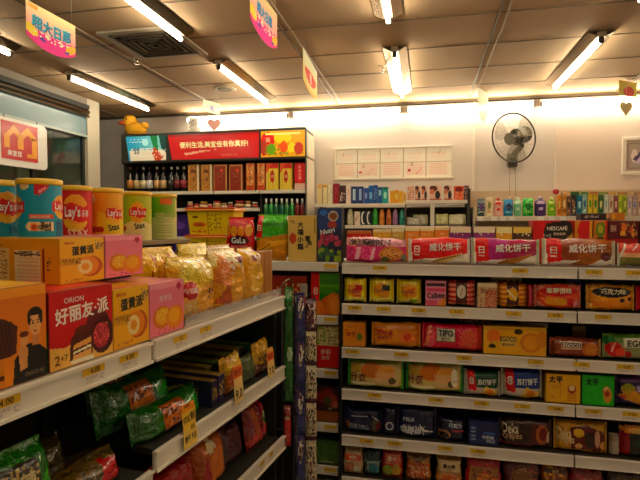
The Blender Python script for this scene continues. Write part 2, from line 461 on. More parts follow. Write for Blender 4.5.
wn_ = ['over the red rack header, leftmost', 'over the left half of the notice board', 'between the notice board end and the wall fan', 'to the right of the wall fan', 'beyond the framed picture, out of frame']
for (a, c), s in zip(wx, wn_):
    t = thing('wall_fluorescent', f'wall top tube light {s}', 'wall light', (a, YB, 2.91), 0, 'tubes along the top of the back wall')
    b = MB(('steel',)); b.box((0, -.05, -.02), (c-a, -.001, .03), 'e8dfce'); b.build('housing', t)
    b = MB(('dark',)); b.box((0, -.1, -.035), (.015, -.05, .005), '8a8070'); b.box((c-a-.015, -.1, -.035), (c-a, -.05, .005), '8a8070'); b.build('lamp_holder', t)
    b = MB(('walltube',)); b.tube([(.015, -.078, -.016), (c-a-.015, -.078, -.016)], .014, 'ffffff', 'walltube', 10); b.build('tube', t)

# ceiling vent, downlight, sensor
v = atZ(160, 41, H)
t = thing('ceiling_vent', 'square louvred air diffuser in the ceiling between two light rows', 'vent', (v.x-.05, v.y+.02, H))
b = MB(('steel',))
for s in (.29,):
    b.box((-s, -s, -.02), (s, -s+.05, -.006), 'b8aa92'); b.box((-s, s-.05, -.02), (s, s, -.006), 'b8aa92'); b.box((-s, -s+.05, -.02), (-s+.05, s-.05, -.006), 'b8aa92'); b.box((s-.05, -s+.05, -.02), (s, s-.05, -.006), 'b8aa92')
b.build('frame', t)
b = MB(('dark',)); b.box((-.24, -.24, -.008), (.24, .24, -.0062), '2c241a')
for k in range(5):
    r = .225-.045*k
    for (ax, ay, bx, by) in ((-r, -r, r, -r+.012), (-r, r-.012, r, r), (-r, -r, -r+.012, r), (r-.012, -r, r, r)): b.box((ax, ay, -.026), (bx, by, -.008), '5c4e3c', 'steel')
b.build('louvre', t)
v = atZ(225, 88, H); b = MB(('steel',)); b.lathe([(.10, -.014), (.115, -.006)], 'b4a284', 'steel', 24, (0, 0, 0)); b.lathe([(.07, -.02), (.075, -.012)], '7a6a50', 'dark', 20)
meta(frame(b.build('ceiling_speaker'), (v.x, v.y, H-.001)), 'round recessed ceiling fitting left of the second light row', 'ceiling speaker')
for px, py, l in ((383, 66, 'small sprinkler head left of the third light row'), (137, 58, 'small pale sprinkler head near the air diffuser')):
    v = atZ(px, py, H); b = MB(('chrome',)); b.lathe([(.03, -.008), (.03, -.001)], 'd8c8a8', 'steel', 12); b.lathe([(.012, -.045), (.012, -.008)], 'd8c8a8', 'chrome', 8); b.lathe([(.004, -.05), (.022, -.048), (.022, -.045)], 'e8d8b8', 'chrome', 10)
    meta(frame(b.build('sprinkler'), (v.x, v.y, H)), l, 'sprinkler')

# hanging banners
def banner(pl, pr, top_l, top_r, bot_l, bot_r, dist_l, dist_r, art, texts, label, shape='banner', cut=.12, hang=True):
    A, B_ = atD(pl, top_l, dist_l), atD(pr, top_r, dist_r); zt = (A.z+B_.z)/2
    zb = (atD(pl, bot_l, dist_l).z+atD(pr, bot_r, dist_r).z)/2
    A.z = B_.z = 0; e = B_-A; w = e.length; h = zt-zb; e.normalize(); nrm = Vector((e.y, -e.x, 0))
    t = thing('hanging_banner', label, 'hanging banner', (A.x, A.y, zb), math.atan2(e.y, e.x))
    b = MB(('paper',))
    if shape == 'banner': lim = lambda u: cut*abs(2*u-1)**2.2
    elif shape == 'straight': lim = lambda u: 0
    def f(u, v, o): l = lim(u); return (u*w, -.001-o, (l+v*(1-l))*h)
    def g(u, v, o): l = lim(u); return (u*w, .001+o, (l+v*(1-l))*h)
    b.sheet(f, 28, 28, art, 'paper'); b.sheet(g, 28, 28, art, 'paper', False, True)
    b.text(f, w, h, texts, .001)
    b.build('sheet', t)
    if hang:
        b = MB(('mesh',))
        for x in (.08*w, .92*w): b.tube([(x, 0, h*.98), (x, 0, H-zb-.001)], .0012, 'cfc6b4', 'mesh', 5)
        b.build('string', t)
    return t
ART1 = ['f6b48a', ('g', 'f47aa0', 'f8cf9a', 'v'), ('r', 0, 0, 1, .22, 'f0207e'), ('e', .5, .2, .6, .2, 'f03a8c'), ('e', .08, .28, .13, .14, 'f2c62a'), ('e', .9, .2, .13, .12, 'f2b42a'), ('n', .15, .25, .85, .45, 22, .3, 'f8e0c0', 3), ('e', .3, .22, .05, .05, '5a2a90'), ('e', .8, .12, .04, .04, '3a3a90'), ('r', .05, .84, .2, .95, 'f29a3a')]
banner(25.5, 75, 0-2, 27, 44, 62, 2.3, 2.62, ART1, [('超大日惠', .5, .56, .3, '165c94', .9, .07), ('超大日惠', .49, .575, .3, '2fc0dc', .9, .03)], 'large pink banner with blue characters hanging at the upper left', cut=.2)
banner(250, 277, -14, 8, 30, 52, 2.55, 3.0, ART1, [('超大日惠', .5, .60, .24, '1a5aa0', .84, .06), ('超大日惠', .49, .615, .24, '2fa8dc', .84, .02)], 'steeply turned pink banner with blue characters beside the second light row', cut=.2)
banner(303, 317, 52, 68, 88, 99, 3.6, 4.2, ['f4dca0', ('g', 'f4c860', 'f6ead0', 'v'), ('e', .5, .45, .4, .2, 'd8402a'), ('r', .1, .0, .9, .12, 'f0b020')], [('惠', .5, .45, .3, 'f8e0c0', .7, .03)], 'small yellow banner with a red patch hanging left of the third light row', cut=.15)
banner(203, 220, 97, 106, 112, 114, 5.0, 5.2, ['f0dcc8', ('n', .1, .1, .9, .6, 9, .3, 'c8b0c0', 2)], [('惠', .5, .4, .5, '8080c0', .6, .02)], 'pale banner hanging over the red rack header', shape='straight')
banner(619, 637, 86, 77, 96, 96, 4.6, 4.7, ['f2d27a', ('e', .55, .3, .3, .35, 'd84a3a')], [], 'small yellow banner with a red spot at the top right', shape='straight')
banner(478, 488, 86, 88, 120, 122, 4.9, 5.15, ['f4e6d0', ('g', 'e8cdb8', 'f8f0dc', 'v')], [], 'pale narrow banner hanging left of the wall fan', cut=.3)
def heart(px, py, dist, s, c, label, art=None):
    c0 = atD(px, py, dist); b = MB(('paper',)); n = 28; pts = []
    for k in range(n):
        a = k*math.tau/n; x = .9*math.sin(a)**3; z = (.8125*math.cos(a)-.3125*math.cos(2*a)-.125*math.cos(3*a)-.0625*math.cos(4*a)); pts.append((x*s, z*s))
    for yy, fl in ((-.004, 0), (.004, 1)):
        m0 = len(b.v); b.v += [Vector((x, yy, z)) for x, z in pts]; b.face(range(m0, m0+n) if fl else range(m0+n-1, m0-1, -1), c)
    for i in range(n): b.face((i, (i+1) % n, n+(i+1) % n, n+i), c)
    b.tube([(0, 0, s*.5), (0, 0, H-c0.z-.001)], .0012, 'cfc6b4', 'mesh', 5)
    meta(frame(b.build('hanging_heart'), c0, YAW+.2), label, 'hanging decoration')
heart(214, 124, 5.05, .075, 'f0b0a4', 'pink heart shape hanging above the red rack header')
heart(626, 108, 4.6, .075, 'f2dc9c', 'pale yellow heart shape hanging at the far right')

# whiteboard and picture on the back wall
def framed(name, x0, x1, y0, y1, art, texts, label, cat, fc, fwid=.022, nu=120, nv=30):
    a, c = atY(x0, y1, YB-.03), atY(x1, y0, YB-.03); w, h = c.x-a.x, c.z-a.z
    t = thing(name, label, cat, (a.x, YB-.03, a.z))
    b = MB(('paper',)); f = lambda u, v, o: (fwid+u*(w-2*fwid), .008-o, fwid+v*(h-2*fwid)); b.sheet(f, nu, nv, art, 'paper'); b.text(f, w, h, texts, .001)
    b.box((.005, .0085, .005), (w-.005, .028, h-.005), 'c8bca8'); b.build('sheet', t)
    b = MB(('steel',))
    for lo, hi in (((0, 0, 0), (w, .028, fwid)), ((0, 0, h-fwid), (w, .028, h)), ((0, 0, fwid), (fwid, .028, h-fwid)), ((w-fwid, 0, fwid), (w, .028, h-fwid))): b.box(lo, hi, fc, 'plastic', .003)
    b.build('frame', t)
ba = ['efe0d2']
for i in range(5):
    u = .02+i*.197
    ba += [('r', u, .06, u+.17, .48, 'f4dccf'), ('h', u+.01, .1, u+.15, .45, 5, 'f0c4b6'), ('r', u, .56, u+.17, .92, 'f2e2d6'), ('h', u+.02, .62, u+.14, .86, 3, 'efd2c4')]
for i in range(1, 5): ba.append(('r', i*.197-.003, 0, i*.197+.005, 1, 'b4a090'))
ba.append(('r', 0, .51, 1, .54, 'c4b0a0'))
ba += [('e', .22, .2, .012, .05, 'c02020'), ('e', .645, .24, .012, .05, 'b02a2a'), ('p', [(.28, .1), (.33, .34), (.335, .34), (.29, .1)], 'd89a8c'), ('p', [(.7, .1), (.76, .34), (.765, .34), (.71, .1)], 'd89a8c')]
framed('notice_board', 333.5, 454, 144.5, 180.5, ba, [('/', .07, .82, .14, 'a08878'), ('/', .47, .85, .14, 'a08878'), ('/', .9, .85, .14, 'a08878'), ('z', .25, .42, .1, 'a08878'), ('z', .67, .45, .1, 'a08878')], 'long silver framed notice board with pinkish charts on the back wall', 'notice board', 'd8d0c0')
framed('framed_picture', 622, 655, 136, 175, ['b8a89a', ('r', .06, .08, .94, .92, '8c8078'), ('r', .12, .14, .88, .86, 'a89c92'), ('e', .35, .5, .14, .2, 'd8ccc4'), ('e', .5, .38, .16, .14, 'c8bcd0'), ('p', [(.3, .4), (.6, .66), (.7, .6), (.42, .3)], '4a3c5c'), ('e', .68, .62, .1, .12, '6a5c84')], [], 'white framed picture of purple flowers at the right edge of the back wall', 'picture', 'efe6da', .035, 24, 24)

# wall fan
def fan():
    c = atY(513, 138, YB-.34); 
    t = thing('wall_fan', 'black and grey wall fan with wire guard on the back wall', 'wall fan', (c.x, c.y, c.z))
    tilt = Matrix.Rotation(R(-46), 4, 'Z') @ Matrix.Rotation(R(16), 4, 'X')
    def X(p): return tilt @ Vector(p)
    nf = tilt.to_3x3() @ Vector((0, -1, 0)); RA = .248
    b = MB(('mesh',)); b.ring((0, 0, 0), nf, RA, .0085, '3a342c', seg=40); b.ring(X((0, -.045, 0)), nf, RA*.45, .0016, '8a8274', seg=28)
    b.ring(X((0, -.03, 0)), nf, RA*.75, .0014, '8a8274', seg=32)
    for k in range(30):
        a = k*math.tau/30; d = Vector((math.cos(a), 0, math.sin(a)))
        b.tube([X(d*RA), X(d*RA*.8+Vector((0, -.032, 0))), X(d*RA*.4+Vector((0, -.05, 0))), X(d*.05+Vector((0, -.052, 0)))], .0011, '9a9284', 'mesh', 4, False)
        b.tube([X(d*RA), X(d*RA*.8+Vector((0, .05, 0))), X(d*.09+Vector((0, .07, 0)))], .0011, '8a8274', 'mesh', 4, False)
    b.build('guard', t)
    b = MB(('plastic',)); 
    def disc(y0, y1, r, c_, m_='plastic', cx=0, cz=0):
        n = len(b.v); k = 18
        for y in (y0, y1): b.v += [X((cx+r*math.cos(i*math.tau/k), y, cz+r*math.sin(i*math.tau/k))) for i in range(k)]
        for i in range(k): b.face((n+i, n+(i+1) % k, n+k+(i+1) % k, n+k+i), c_, m_, True)
        b.face(range(n, n+k), c_, m_); b.face(range(n+2*k-1, n+k-1, -1), c_, m_)
    disc(-.06, -.052, .062, '7a7462'); b.build('badge', t)
    b = MB(('plastic',)); disc(.05, .2, .085, '2c2822'); disc(-.03, .05, .034, '3c362e'); b.build('motor', t)
    for q in range(3):
        b = MB(('blade',)); a0 = q*math.tau/3+.5; n = len(b.v)
        for i in range(7):
            r = .03+(.235-.03)*i/6; wd = .35+.55*math.sin(i/6*2.4)
            for j in range(4):
                a = a0+(j/3-.5)*wd*1.25; b.v.append(X((r*math.cos(a), .012+(j/3-.5)*.035, r*math.sin(a))))
        for i in range(6):
            for j in range(3): b.face((n+i*4+j, n+i*4+j+1, n+i*4+j+5, n+i*4+j+4), 'b4a880', 'blade', True)
        b.build('blade', t)
    b = MB(('plastic',))
    P = X((0, .15, 0)); w = Vector((.045, .335, -.20))
    b.tube([P, P+Vector((0, .02, -.1)), Vector((.01, .25, -.19)), w], [.03, .034, .034, .04], '322c26', 'plastic', 10)
    b.box((-.005, .26, -.265), (.095, .339, -.12), '3a342c', 'plastic', .01); b.build('bracket', t)
    b = MB(('mesh',))
    for x in (.015, .075): b.tube([(x, .27, -.265), (x+.002, .275, -.58)], .0022, '6a6052', 'mesh', 5); b.blob((x+.002, .275, -.585), (.008, .008, .01), 'd8ccb8', 'plastic', 8, 5)
    b.build('pull_cord', t)
fan()

def fit(x0, x1, yt, Y, z):
    a, c = atY(x0, yt+10, Y), atY(x1, yt+10, Y); h = atY((x0+x1)/2, yt, Y).z-z
    return a.x, c.x-a.x, h
def putY(kind, x0, x1, yt, Y, z, label, cat, group=None, **k):
    """build a package sized from the photograph standing on shelf height z with its front at distance Y"""
    X, w, h = fit(x0, x1, yt, Y, z); fn, name, args = kind
    o = fn(name, w, h, args, k) ; frame(o, (X, Y, z+.0005)); return meta(o, label, cat, group)
def K_box(name, w, h, a, k): return carton(name, w, k.get('d', .08), h, a[0], a[1] if len(a) > 1 else (), side=k.get('side'), nu=int(k.get('nu', 16)*1.5), nv=int(k.get('nv', 16)*1.5))
def K_pil(name, w, h, a, k): return pillow(name, w, h, k.get('t', .07), a[0], a[1] if len(a) > 1 else (), crimp=k.get('crimp', 'lr'), seed=k.get('seed', int(abs(w)*1e5) % 97), crimp_c=k.get('cc'), nu=int(k.get('nu', 36)*1.5), nv=int(k.get('nv', 18)*1.5), back=k.get('back'), lean=k.get('lean', .06), mat=k.get('mat', 'film'), bulge=k.get('bulge', 5))

# ================================================================== DRINKS RACK with backlit header
RX0, RX1, RY = atY(123.5, 150, 5.2).x, atY(306.5, 150, 5.2).x, 5.2
rk = thing('drinks_rack', 'tall dark rack of bottles under a red and yellow backlit header on the back wall', 'display rack', (RX0, RY, 0))
RW, RD = RX1-RX0, YB-.06-RY; HT, HB = atY(123, 135.5, RY-.04).z, atY(124, 161.5, RY-.04).z
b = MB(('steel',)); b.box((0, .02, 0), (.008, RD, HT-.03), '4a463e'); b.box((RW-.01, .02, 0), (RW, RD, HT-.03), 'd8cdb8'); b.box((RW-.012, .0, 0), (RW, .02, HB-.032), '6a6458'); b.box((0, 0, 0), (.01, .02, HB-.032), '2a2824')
b.build('side_panel', rk)
b = MB(('dark',)); b.box((.03, RD-.02, 0), (RW-.03, RD, HT-.02), '1c1814'); b.build('back_panel', rk)
hd = MB(('plastic',)); hd.box((-.01, -.04, HB-.03), (RW+.004, -.002, HT+.012), '23241f', 'plastic', .012); hd.box((0, -.002, HB-.01), (RW, RD-.02, HB+.012), '2c2a26'); hd.box((0.01, -.0015, HT-.03), (RW-.01, RD-.02, HT+.005), '2c2a26')
hd = hd.build('header', rk)
def hx(px): return atY(px, 147, RY-.04).x-RX0
def lightbox(x0, x1, art, texts, cut=(0, 0)):
    a, c = hx(x0), hx(x1); w, h = c-a, HT-HB-.02; z0 = HB+.002
    b = MB(('sign',))
    f = lambda u, v, o: (a+(u*(w-(1-v)*(cut[0]+cut[1]))+(1-v)*cut[0]), -.0415-o, z0+v*h)
    b.sheet(f, 70, 26, art, 'sign'); b.text(f, w, h, texts, .001, 'sign'); b.build('sign_panel', hd)
lightbox(126, 166, ['5ab0c0', ('g', '2a90b8', '8cc4b8', 'u'), ('r', .0, 0, 1, .42, 'd8cdb8'), ('n', .1, .15, .8, .5, 20, .45, 'e8e0cc', 2), ('p', [(.6, 1), (.72, .3), (.8, .4), (.78, 1)], '2a7848'), ('p', [(.82, 1), (.88, .5), (1, .3), (1, 1)], '14403a'), ('p', [(.62, .35), (.7, .55), (.95, .15), (.85, 0), (.7, .02)], 'b04a34'), ('n', .6, .05, 1, .5, 18, .25, 'e0d8c8', 5), ('e', .48, .75, .08, .14, 'b8e8f0'), ('r', 0, 0, .04, 1, '3c98b8')], [('∴∴∴∴', .26, .82, .14, 'f0f4ee', .5, .05), ('SS', .23, .4, .22, '1c2824', .5, .03)], (.04, 0))
RED = ['b80c12', ('r', 0, .94, 1, 1, '980a10'), ('p', [(.14, .24), (.3, .32), (.56, .38), (.3, .24), (.18, .17)], 'f4a88c')]
lightbox(168, 259, RED, [('便利生活,美宜佳有你真好!', .5, .57, .25, 'fff0a8', .84, .04), ('美宜佳便利店 7x24', .67, .14, .08, 'e88a60', .3)], (.05, .0))
lightbox(261, 305, ['e8a81c', ('e', .16, .65, .16, .3, 'c83020'), ('e', .07, .35, .09, .3, 'a0382c'), ('e', .5, .72, .2, .2, 'f2cf4a'), ('n', .1, .05, .95, .5, 16, .35, 'c84a1c', 4), ('n', .1, .05, .95, .5, 19, .3, '5c8a2c', 9), ('e', .24, .3, .1, .22, '6c9a34'), ('e', .52, .38, .09, .22, 'd85a24'), ('e', .7, .34, .09, .2, 'f0d060'), ('e', .86, .3, .1, .24, 'b84434'), ('r', .1, .84, .9, .93, 'f4e090')], [('美', .16, .66, .2, 'f8d898', .4)])
def rz(y, x=200): return atY(x, y, RY+.02).z
shelves = [(rz(191.5), 0, RW), (rz(208.5), 0, hx(258)), (rz(237), 0, hx(258)), (rz(231, 280), hx(259), RW), (1.25, 0, RW), (.9, 0, RW), (.5, 0, RW), (.12, 0, RW)]
for i, (z, a, c) in enumerate(shelves):
    b = MB(('dark',)); b.box((a+.012, .03, z-.02), (c-.012 if c == RW else c, RD-.021, z), '2a2620'); s_ = b.build('shelf', rk)
    cuts = [a+.012, hx(211), hx(257), c-.014] if i == 0 else [a+.012, c-.014 if c == RW else c]
    for p, q in zip(cuts, cuts[1:]):
        b = MB(('strip',)); b.box((p+.004, .006, z-.034), (q-.004, .029, z+.004), 'e4dccb', 'strip', .004); b.build('price_rail', s_)
b = MB(('dark',)); b.box((hx(258)-.001, .03, 0.13), (hx(258)+.018, RD-.022, shelves[0][0]-.021), '1e1a16'); b.build('divider', rk)
Z1 = shelves[0][0]+.0045; YR = RY+.012
lq = [(128.6, '1c1410', 'c8803a', 'b07040', 165), (135.2, '14100c', 'd8b880', '241c18', 167), (142, '1a1812', 'd8c898', 'e0d8c8', 167), (148, '1a1220', 'e8e4e0', '8a2030', 164), (155.5, '201410', 'd8a870', 'e0c8a0', 163), (162, '18120c', 'd8b078', 'c89868', 163)]
ll = ['first from the rack side', 'second from the rack side', 'third from the rack side, all cream label', 'fourth, with white label and dark red neck', 'fifth, with tan label and pale neck', 'sixth, with tan label and tan neck']
for (px, c, lc, cc, yt), s in zip(lq, ll):
    X, w, h = fit(px-2.9, px+2.9, max(yt, 166.5), YR, Z1); o = bottle('liquor_bottle', w/2, h, 'wine', c, lc, cc)
    meta(frame(o, (X+w/2, YR+w/2, Z1+.0005)), f'dark liquor bottle on the rack, {s}', 'bottle', 'liquor bottles on the top rack shelf')
for px, lc, s in ((170, '2c2620', 'with black label'), (176, '8c2830', 'with red printed label'), (182.5, '9a2c38', 'last before the cream boxes')):
    X, w, h = fit(px-3, px+3, 166.5, YR, Z1); o = bottle('liquor_bottle', w/2, h, 'wine', '100c0a', lc, 'e8dcc0')
    meta(frame(o, (X+w/2, YR+w/2, Z1+.0005)), f'black liquor bottle on the rack, {s}', 'bottle', 'liquor bottles on the top rack shelf')
GOLD = ['c08a50', ('n', .15, .1, .85, .95, 14, .4, '8a5a30', 2), ('r', .86, 0, 1, 1, 'e8d8b8'), ('r', .3, .7, .7, .8, '6a3a20')]
BRN = ['8c3420', ('r', 0, 0, .06, 1, 'c89060'), ('r', .9, 0, 1, 1, 'c89868'), ('e', .6, .78, .12, .07, 'e05a30'), ('n', .25, .3, .75, .7, 10, .5, 'a05038', 3), ('r', 0, .94, 1, 1, 'c08050')]
ORG = ['c86a38', ('n', .1, .2, .9, .95, 12, .45, 'e8c088', 6), ('r', .1, .0, .9, .18, 'b84a28')]
YEL = ['e8bc48', ('s', 0, 0, 1, .75, 5, 0, 'f2d478'), ('r', 0, .8, 1, 1, 'c83420'), ('p', [(0, .6), (.5, 1), (0, 1)], 'e05a28'), ('e', .5, .5, .16, .24, 'b8241c')]
REDB = ['c01820', ('e', .5, .6, .22, .42, 'd82830'), ('r', 0, 0, 1, .24, 'd8b8a8')]
bx = [(188, 199, GOLD, 'gold patterned spirit carton, left one of two'), (201, 212, GOLD, 'gold patterned spirit carton beside the brown cartons'), (213.5, 227, BRN, 'brown red starred spirit carton, left one of two'), (229, 242.5, BRN, 'brown red starred spirit carton, right one of two'), (246, 254.5, ORG, 'narrow orange patterned carton, left one of two'), (257, 265, ORG, 'narrow orange patterned carton next to the yellow cartons'), (266, 278.5, YEL, 'yellow striped carton with red oval, left one of two'), (280, 292, YEL, 'yellow striped carton with red oval, right one of two'), (294.5, 305, REDB, 'red carton with white writing at the right end')]
for x0, x1, art, l in bx:
    tx = [('茅台酒', .5, .6, .1, 'f4e4c0', .6)] if art is REDB else [('酒', .5, .5, .13, 'f4d890', .3)] if art is YEL else [('福', .5, .45, .13, '6a2c18', .4)]
    if art is REDB: tx = [(ch, .5, .86-.14*i, .11, 'f0dcc8', .5) for i, ch in enumerate('珍品白酒')]
    yt = 163
    putY((K_box, 'spirit_carton', (art, tx)), x0, x1, yt+(1.5 if x1 < 243 else 0), YR, Z1, f'{l} on the drinks rack', 'carton', 'cartons on the top rack shelf', d=.09, nu=12, nv=20)
Z2 = shelves[1][0]+.0045
jars = [(186.5, 191.5, 201.5, 'd0b088'), (193, 198, 203.5, 'b83028'), (198.5, 206, 201.5, '9a4428'), (207, 211, 204, 'c04838'), (211.5, 219.5, 201, 'c8b080'), (220.5, 226, 203, '6a5030'), (227, 232, 202, '5a5838'), (233, 243, 200.5, '7c3c24'), (244, 250, 201, '7a4a28'), (251, 257, 202, '4c5440')]
for i, (x0, x1, yt, c) in enumerate(jars):
    X, w, h = fit(x0, x1, yt, YR, Z2); b = MB(('film',)); r = w/2
    b.lathe([(r*.9, 0), (r, h*.1), (r, h*.62), (r*.8, h*.74)], c, 'film', 12); b.lathe([(r*.86, h*.74), (r*.86, h*.98), (r*.7, h)], ('d8c8a0', 'b02820', 'c89030')[i % 3], 'plastic', 12); b.lathe([(r*1.02, h*.15), (r*1.02, h*.5)], ('e8d8b0', 'd84030', 'd8a060')[(i+1) % 3], 'card', 12)
    cn = ('brown', 'red', 'rust', 'scarlet', 'straw', 'olive', 'green brown', 'maroon', 'tan brown', 'grey green')[i]
    meta(frame(b.build('preserve_jar'), (X+r, YR+r, Z2+.0005)), f'short {cn} jar on the second rack shelf, number {i+1} counted from the left end', 'jar', 'jars on the second rack shelf')
Z3 = shelves[3][0]+.0045
for i in range(8):
    px = 265.4+5.2*i; X, w, h = fit(px-2.45, px+2.45, 198.5, YR, Z3); red = i >= 6
    o = bottle('soju_bottle', w/2, h, 'soju', '7a1c18' if red else ('1c7a30', '1f8a36', '1a6a3a', '14604a')[i % 4], 'e0d8b8' if not red else 'e8b8a8', 'e8e8dc')
    meta(frame(o, (X+w/2, YR+w/2, Z3+.0005)), ('dark red glass bottle at the right end of the rack, '+('next to the green ones' if i == 6 else 'against the side panel')) if red else f'small green glass bottle with white label, number {i+1} from the left in its rack row', 'bottle', 'small bottles in the right rack compartment')
for k, (z, h) in enumerate(((shelves[2][0]+.0045, .25), (shelves[4][0]+.0045, .16))):
    X, w, _ = fit(173, 188, 215, YR, z); o = carton('drink_box', w, .12, h, ['3a1e6a', ('e', .5, .5, .3, .2, '5a3a90'), ('r', 0, .85, 1, 1, '2a1850')], nu=10, nv=12)
    meta(frame(o, (X, YR, z+.0005)), ('dark violet carton on the third rack shelf left of the yellow tubs' if k == 0 else 'dark violet carton lower on the rack, under the third shelf'), 'carton')
# duck on the rack
v = atY(133, 134, RY+.12); zt = HT+.006
t = thing('plush_duck', 'yellow plush duck with orange beak on top of the rack header at its left end', 'toy duck', (v.x, RY+.13, zt), -.1); t.scale = (1.15, 1.15, 1.18)
b = MB(('plush',)); b.blob((.03, 0, .075), (.12, .09, .075), 'e8a81c', 'plush', 18, 12); b.blob((-.03, -.01, .155), (.075, .07, .07), 'ecae20', 'plush', 18, 12); b.blob((.14, 0, .11), (.045, .04, .035), 'e8a81c', 'plush', 10, 8); b.build('body', t)
b = MB(('plush',)); b.blob((-.085, -.06, .14), (.055, .035, .022), 'e0622a', 'plush', 12, 8); b.build('beak', t)
b = MB(('plastic',)); b.blob((-.022, -.078, .175), (.009, .006, .011), '20140c', 'plastic', 8, 6); b.blob((-.075, -.055, .185), (.008, .006, .01), '20140c', 'plastic', 8, 6); b.build('eye', t)
v = atY(194, 134, RY+.14)
t = thing('plush_bear', 'white plush bear sitting on the rack header below the wall tube', 'toy bear', (v.x, RY+.14, zt), 0)
b = MB(('plush',)); b.blob((0, 0, .06), (.075, .06, .06), 'f0ebe0', 'plush', 16, 10); b.blob((0, -.01, .145), (.06, .055, .052), 'f2ede2', 'plush', 16, 10)
for s in (-1, 1): b.blob((s*.045, 0, .19), (.018, .012, .018), 'f0ebe0', 'plush', 10, 6); b.blob((s*.05, -.06, .03), (.025, .035, .024), 'f0ebe0', 'plush', 10, 6)
b.build('body', t)
b = MB(('plastic',)); b.blob((.022, -.064, .155), (.007, .005, .008), '18120e', 'plastic', 8, 6); b.blob((-.024, -.064, .155), (.007, .005, .008), '18120e', 'plastic', 8, 6); b.blob((0, -.068, .136), (.008, .005, .006), '18120e', 'plastic', 8, 6); b.build('face', t)

# ================================================================== WALL SHELVES with toiletries
WY = 5.22
def z_(x, y, Y=WY): return atY(x, y, Y).z
wsx0, wsxm, wsx1 = atY(314, 205, WY).x, atY(405, 205, WY).x, atY(470.5, 205, WY).x
TZ, TZ2, SZ = z_(350, 204), z_(440, 200.5), z_(370, 225.5)
t = thing('wall_shelf_unit', 'white shelf unit of toiletries and cosmetics below the framed notice board', 'shelf unit', (0, 0, 0))
b = MB(('steel',)); b.box((wsx0+.05, YB-.05, 0), (wsx1, YB-.021, TZ-.03), '4a443a'); b.box((wsx1-.03, WY+.02, 0), (wsx1, YB-.051, TZ2+.12), '3c362e'); b.box((wsx0+.05, WY+.05, 0), (wsx0+.07, YB-.051, TZ-.03), '5c564a'); b.build('carcass', t)
for z, a, c in ((TZ, wsx0, wsxm), (TZ2, wsxm+.003, wsx1-.031), (SZ, atY(345, 225, WY).x, wsxm), (SZ-.01, wsxm+.003, wsx1-.031), (1.2, wsx0+.08, wsx1-.031), (.8, wsx0+.08, wsx1-.031), (.4, wsx0+.08, wsx1-.031)):
    b = MB(('steel',)); b.box((a, WY+.01, z-.02), (c, YB-.052, z), 'c8beac'); s_ = b.build('shelf', t)
    b = MB(('strip',)); b.box((a, WY-.008, z-.032), (c, WY+.009, z+.004), 'ece2d0', 'strip', .003); b.build('price_rail', s_)
px = atY(432.5, 210, WY).x; b = MB(('steel',)); b.box((px-.02, WY, SZ+.0), (px+.02, YB-.052, TZ2-.033), 'e0d6c4'); b.build('partition', t); b = MB(('steel',)); b.box((wsxm-.001, WY+.01, SZ-.03), (wsxm+.0025, YB-.052, TZ), '8a8070'); b.build('partition', t)
G1 = 'toiletries on the top wall shelf'
YT = WY+.03
HAIR = ['d8b4a0', ('e', .3, .8, .35, .22, '5c2a20'), ('e', .68, .35, .22, .3, '241814'), ('r', .0, .45, .4, .75, 'c87a5c'), ('r', 0, 0, 1, .08, 'a85a44')]
top = [
 (317, 322.3, 184.5, ['e8d0a0', ('r', 0, .8, 1, 1, 'd8b070')], 'pale cream slim carton, leftmost on the top wall shelf'),
 (323, 327.3, 184.5, ['ecd8ac', ('r', 0, .85, 1, 1, 'c89a50')], 'pale cream slim carton, second on the top wall shelf'),
 (328, 332.6, 185, ['e8dcc0', ('n', .2, .2, .8, .8, 8, .3, 'c8b490')], 'pale cream slim carton just left of the dark red one'),
 (333.2, 339, 183.5, ['8c1c28', ('n', .3, .2, .7, .8, 8, .3, 'c87080')], 'dark red slim carton on the top wall shelf'),
 (339.6, 345.2, 185.5, ['3c1c20', ('n', .1, .1, .9, .6, 8, .45, 'e0c0b8')], 'black carton with pink pattern on the top wall shelf'),
 (346, 350.6, 186, ['ecd2c8', ('n', .3, .2, .7, .8, 8, .35, 'b87088')], 'pinkish white slim carton on the top wall shelf'),
 (351.3, 357, 186.5, ['16306c', ('r', .25, .2, .75, .85, 'b8ccd8')], 'navy carton with light panel, left one of two'),
 (357.5, 363, 186.5, ['16306c', ('r', .25, .2, .75, .85, '98b0d8')], 'navy carton with light panel, right one of two'),
 (363.8, 368, 188, ['2c50a0', ('e', .5, .5, .3, .2, '88a0d0')], 'blue slim carton right of the navy pair'),
 (368.5, 373, 185.5, ['1c5ca0', ('r', .2, .25, .8, .6, '80b0d8')], 'sky blue slim carton on the top wall shelf'),
 (373.3, 377.5, 185, ['1a4a90', ('n', .2, .2, .8, .8, 8, .3, '90b8e0')], 'mid blue slim carton beside the teal one'),
 (378, 382, 187, ['1c5890', ('r', .2, .5, .8, .8, 'a0d0e8')], 'narrow blue carton next to the teal one'),
 (382.3, 388, 187, ['2a9a94', ('e', .5, .5, .3, .2, 'a8e0d0'), ('r', 0, .85, 1, 1, '1c6a5c')], 'teal green carton on the top wall shelf'),
 (390, 394, 191, ['e0a838'], 'small amber carton, left of four yellow ones'), (394.3, 398.4, 190, ['ec9c2c', ('r', .2, .3, .8, .7, 'f4d070')], 'small orange yellow carton, second of four yellow ones'),
 (398.8, 402.6, 191, ['f0b048'], 'small golden carton, third of four yellow ones'), (403, 406.5, 192.5, ['e8c080', ('r', .3, .2, .7, .8, 'c87848')], 'small pale orange carton, last of four yellow ones')]
for x0, x1, yt, art, l in top: putY((K_box, 'toiletry_carton', (art,)), x0, x1, yt, YT, TZ+.0045, l, 'carton', G1, d=.06, nu=8, nv=14)
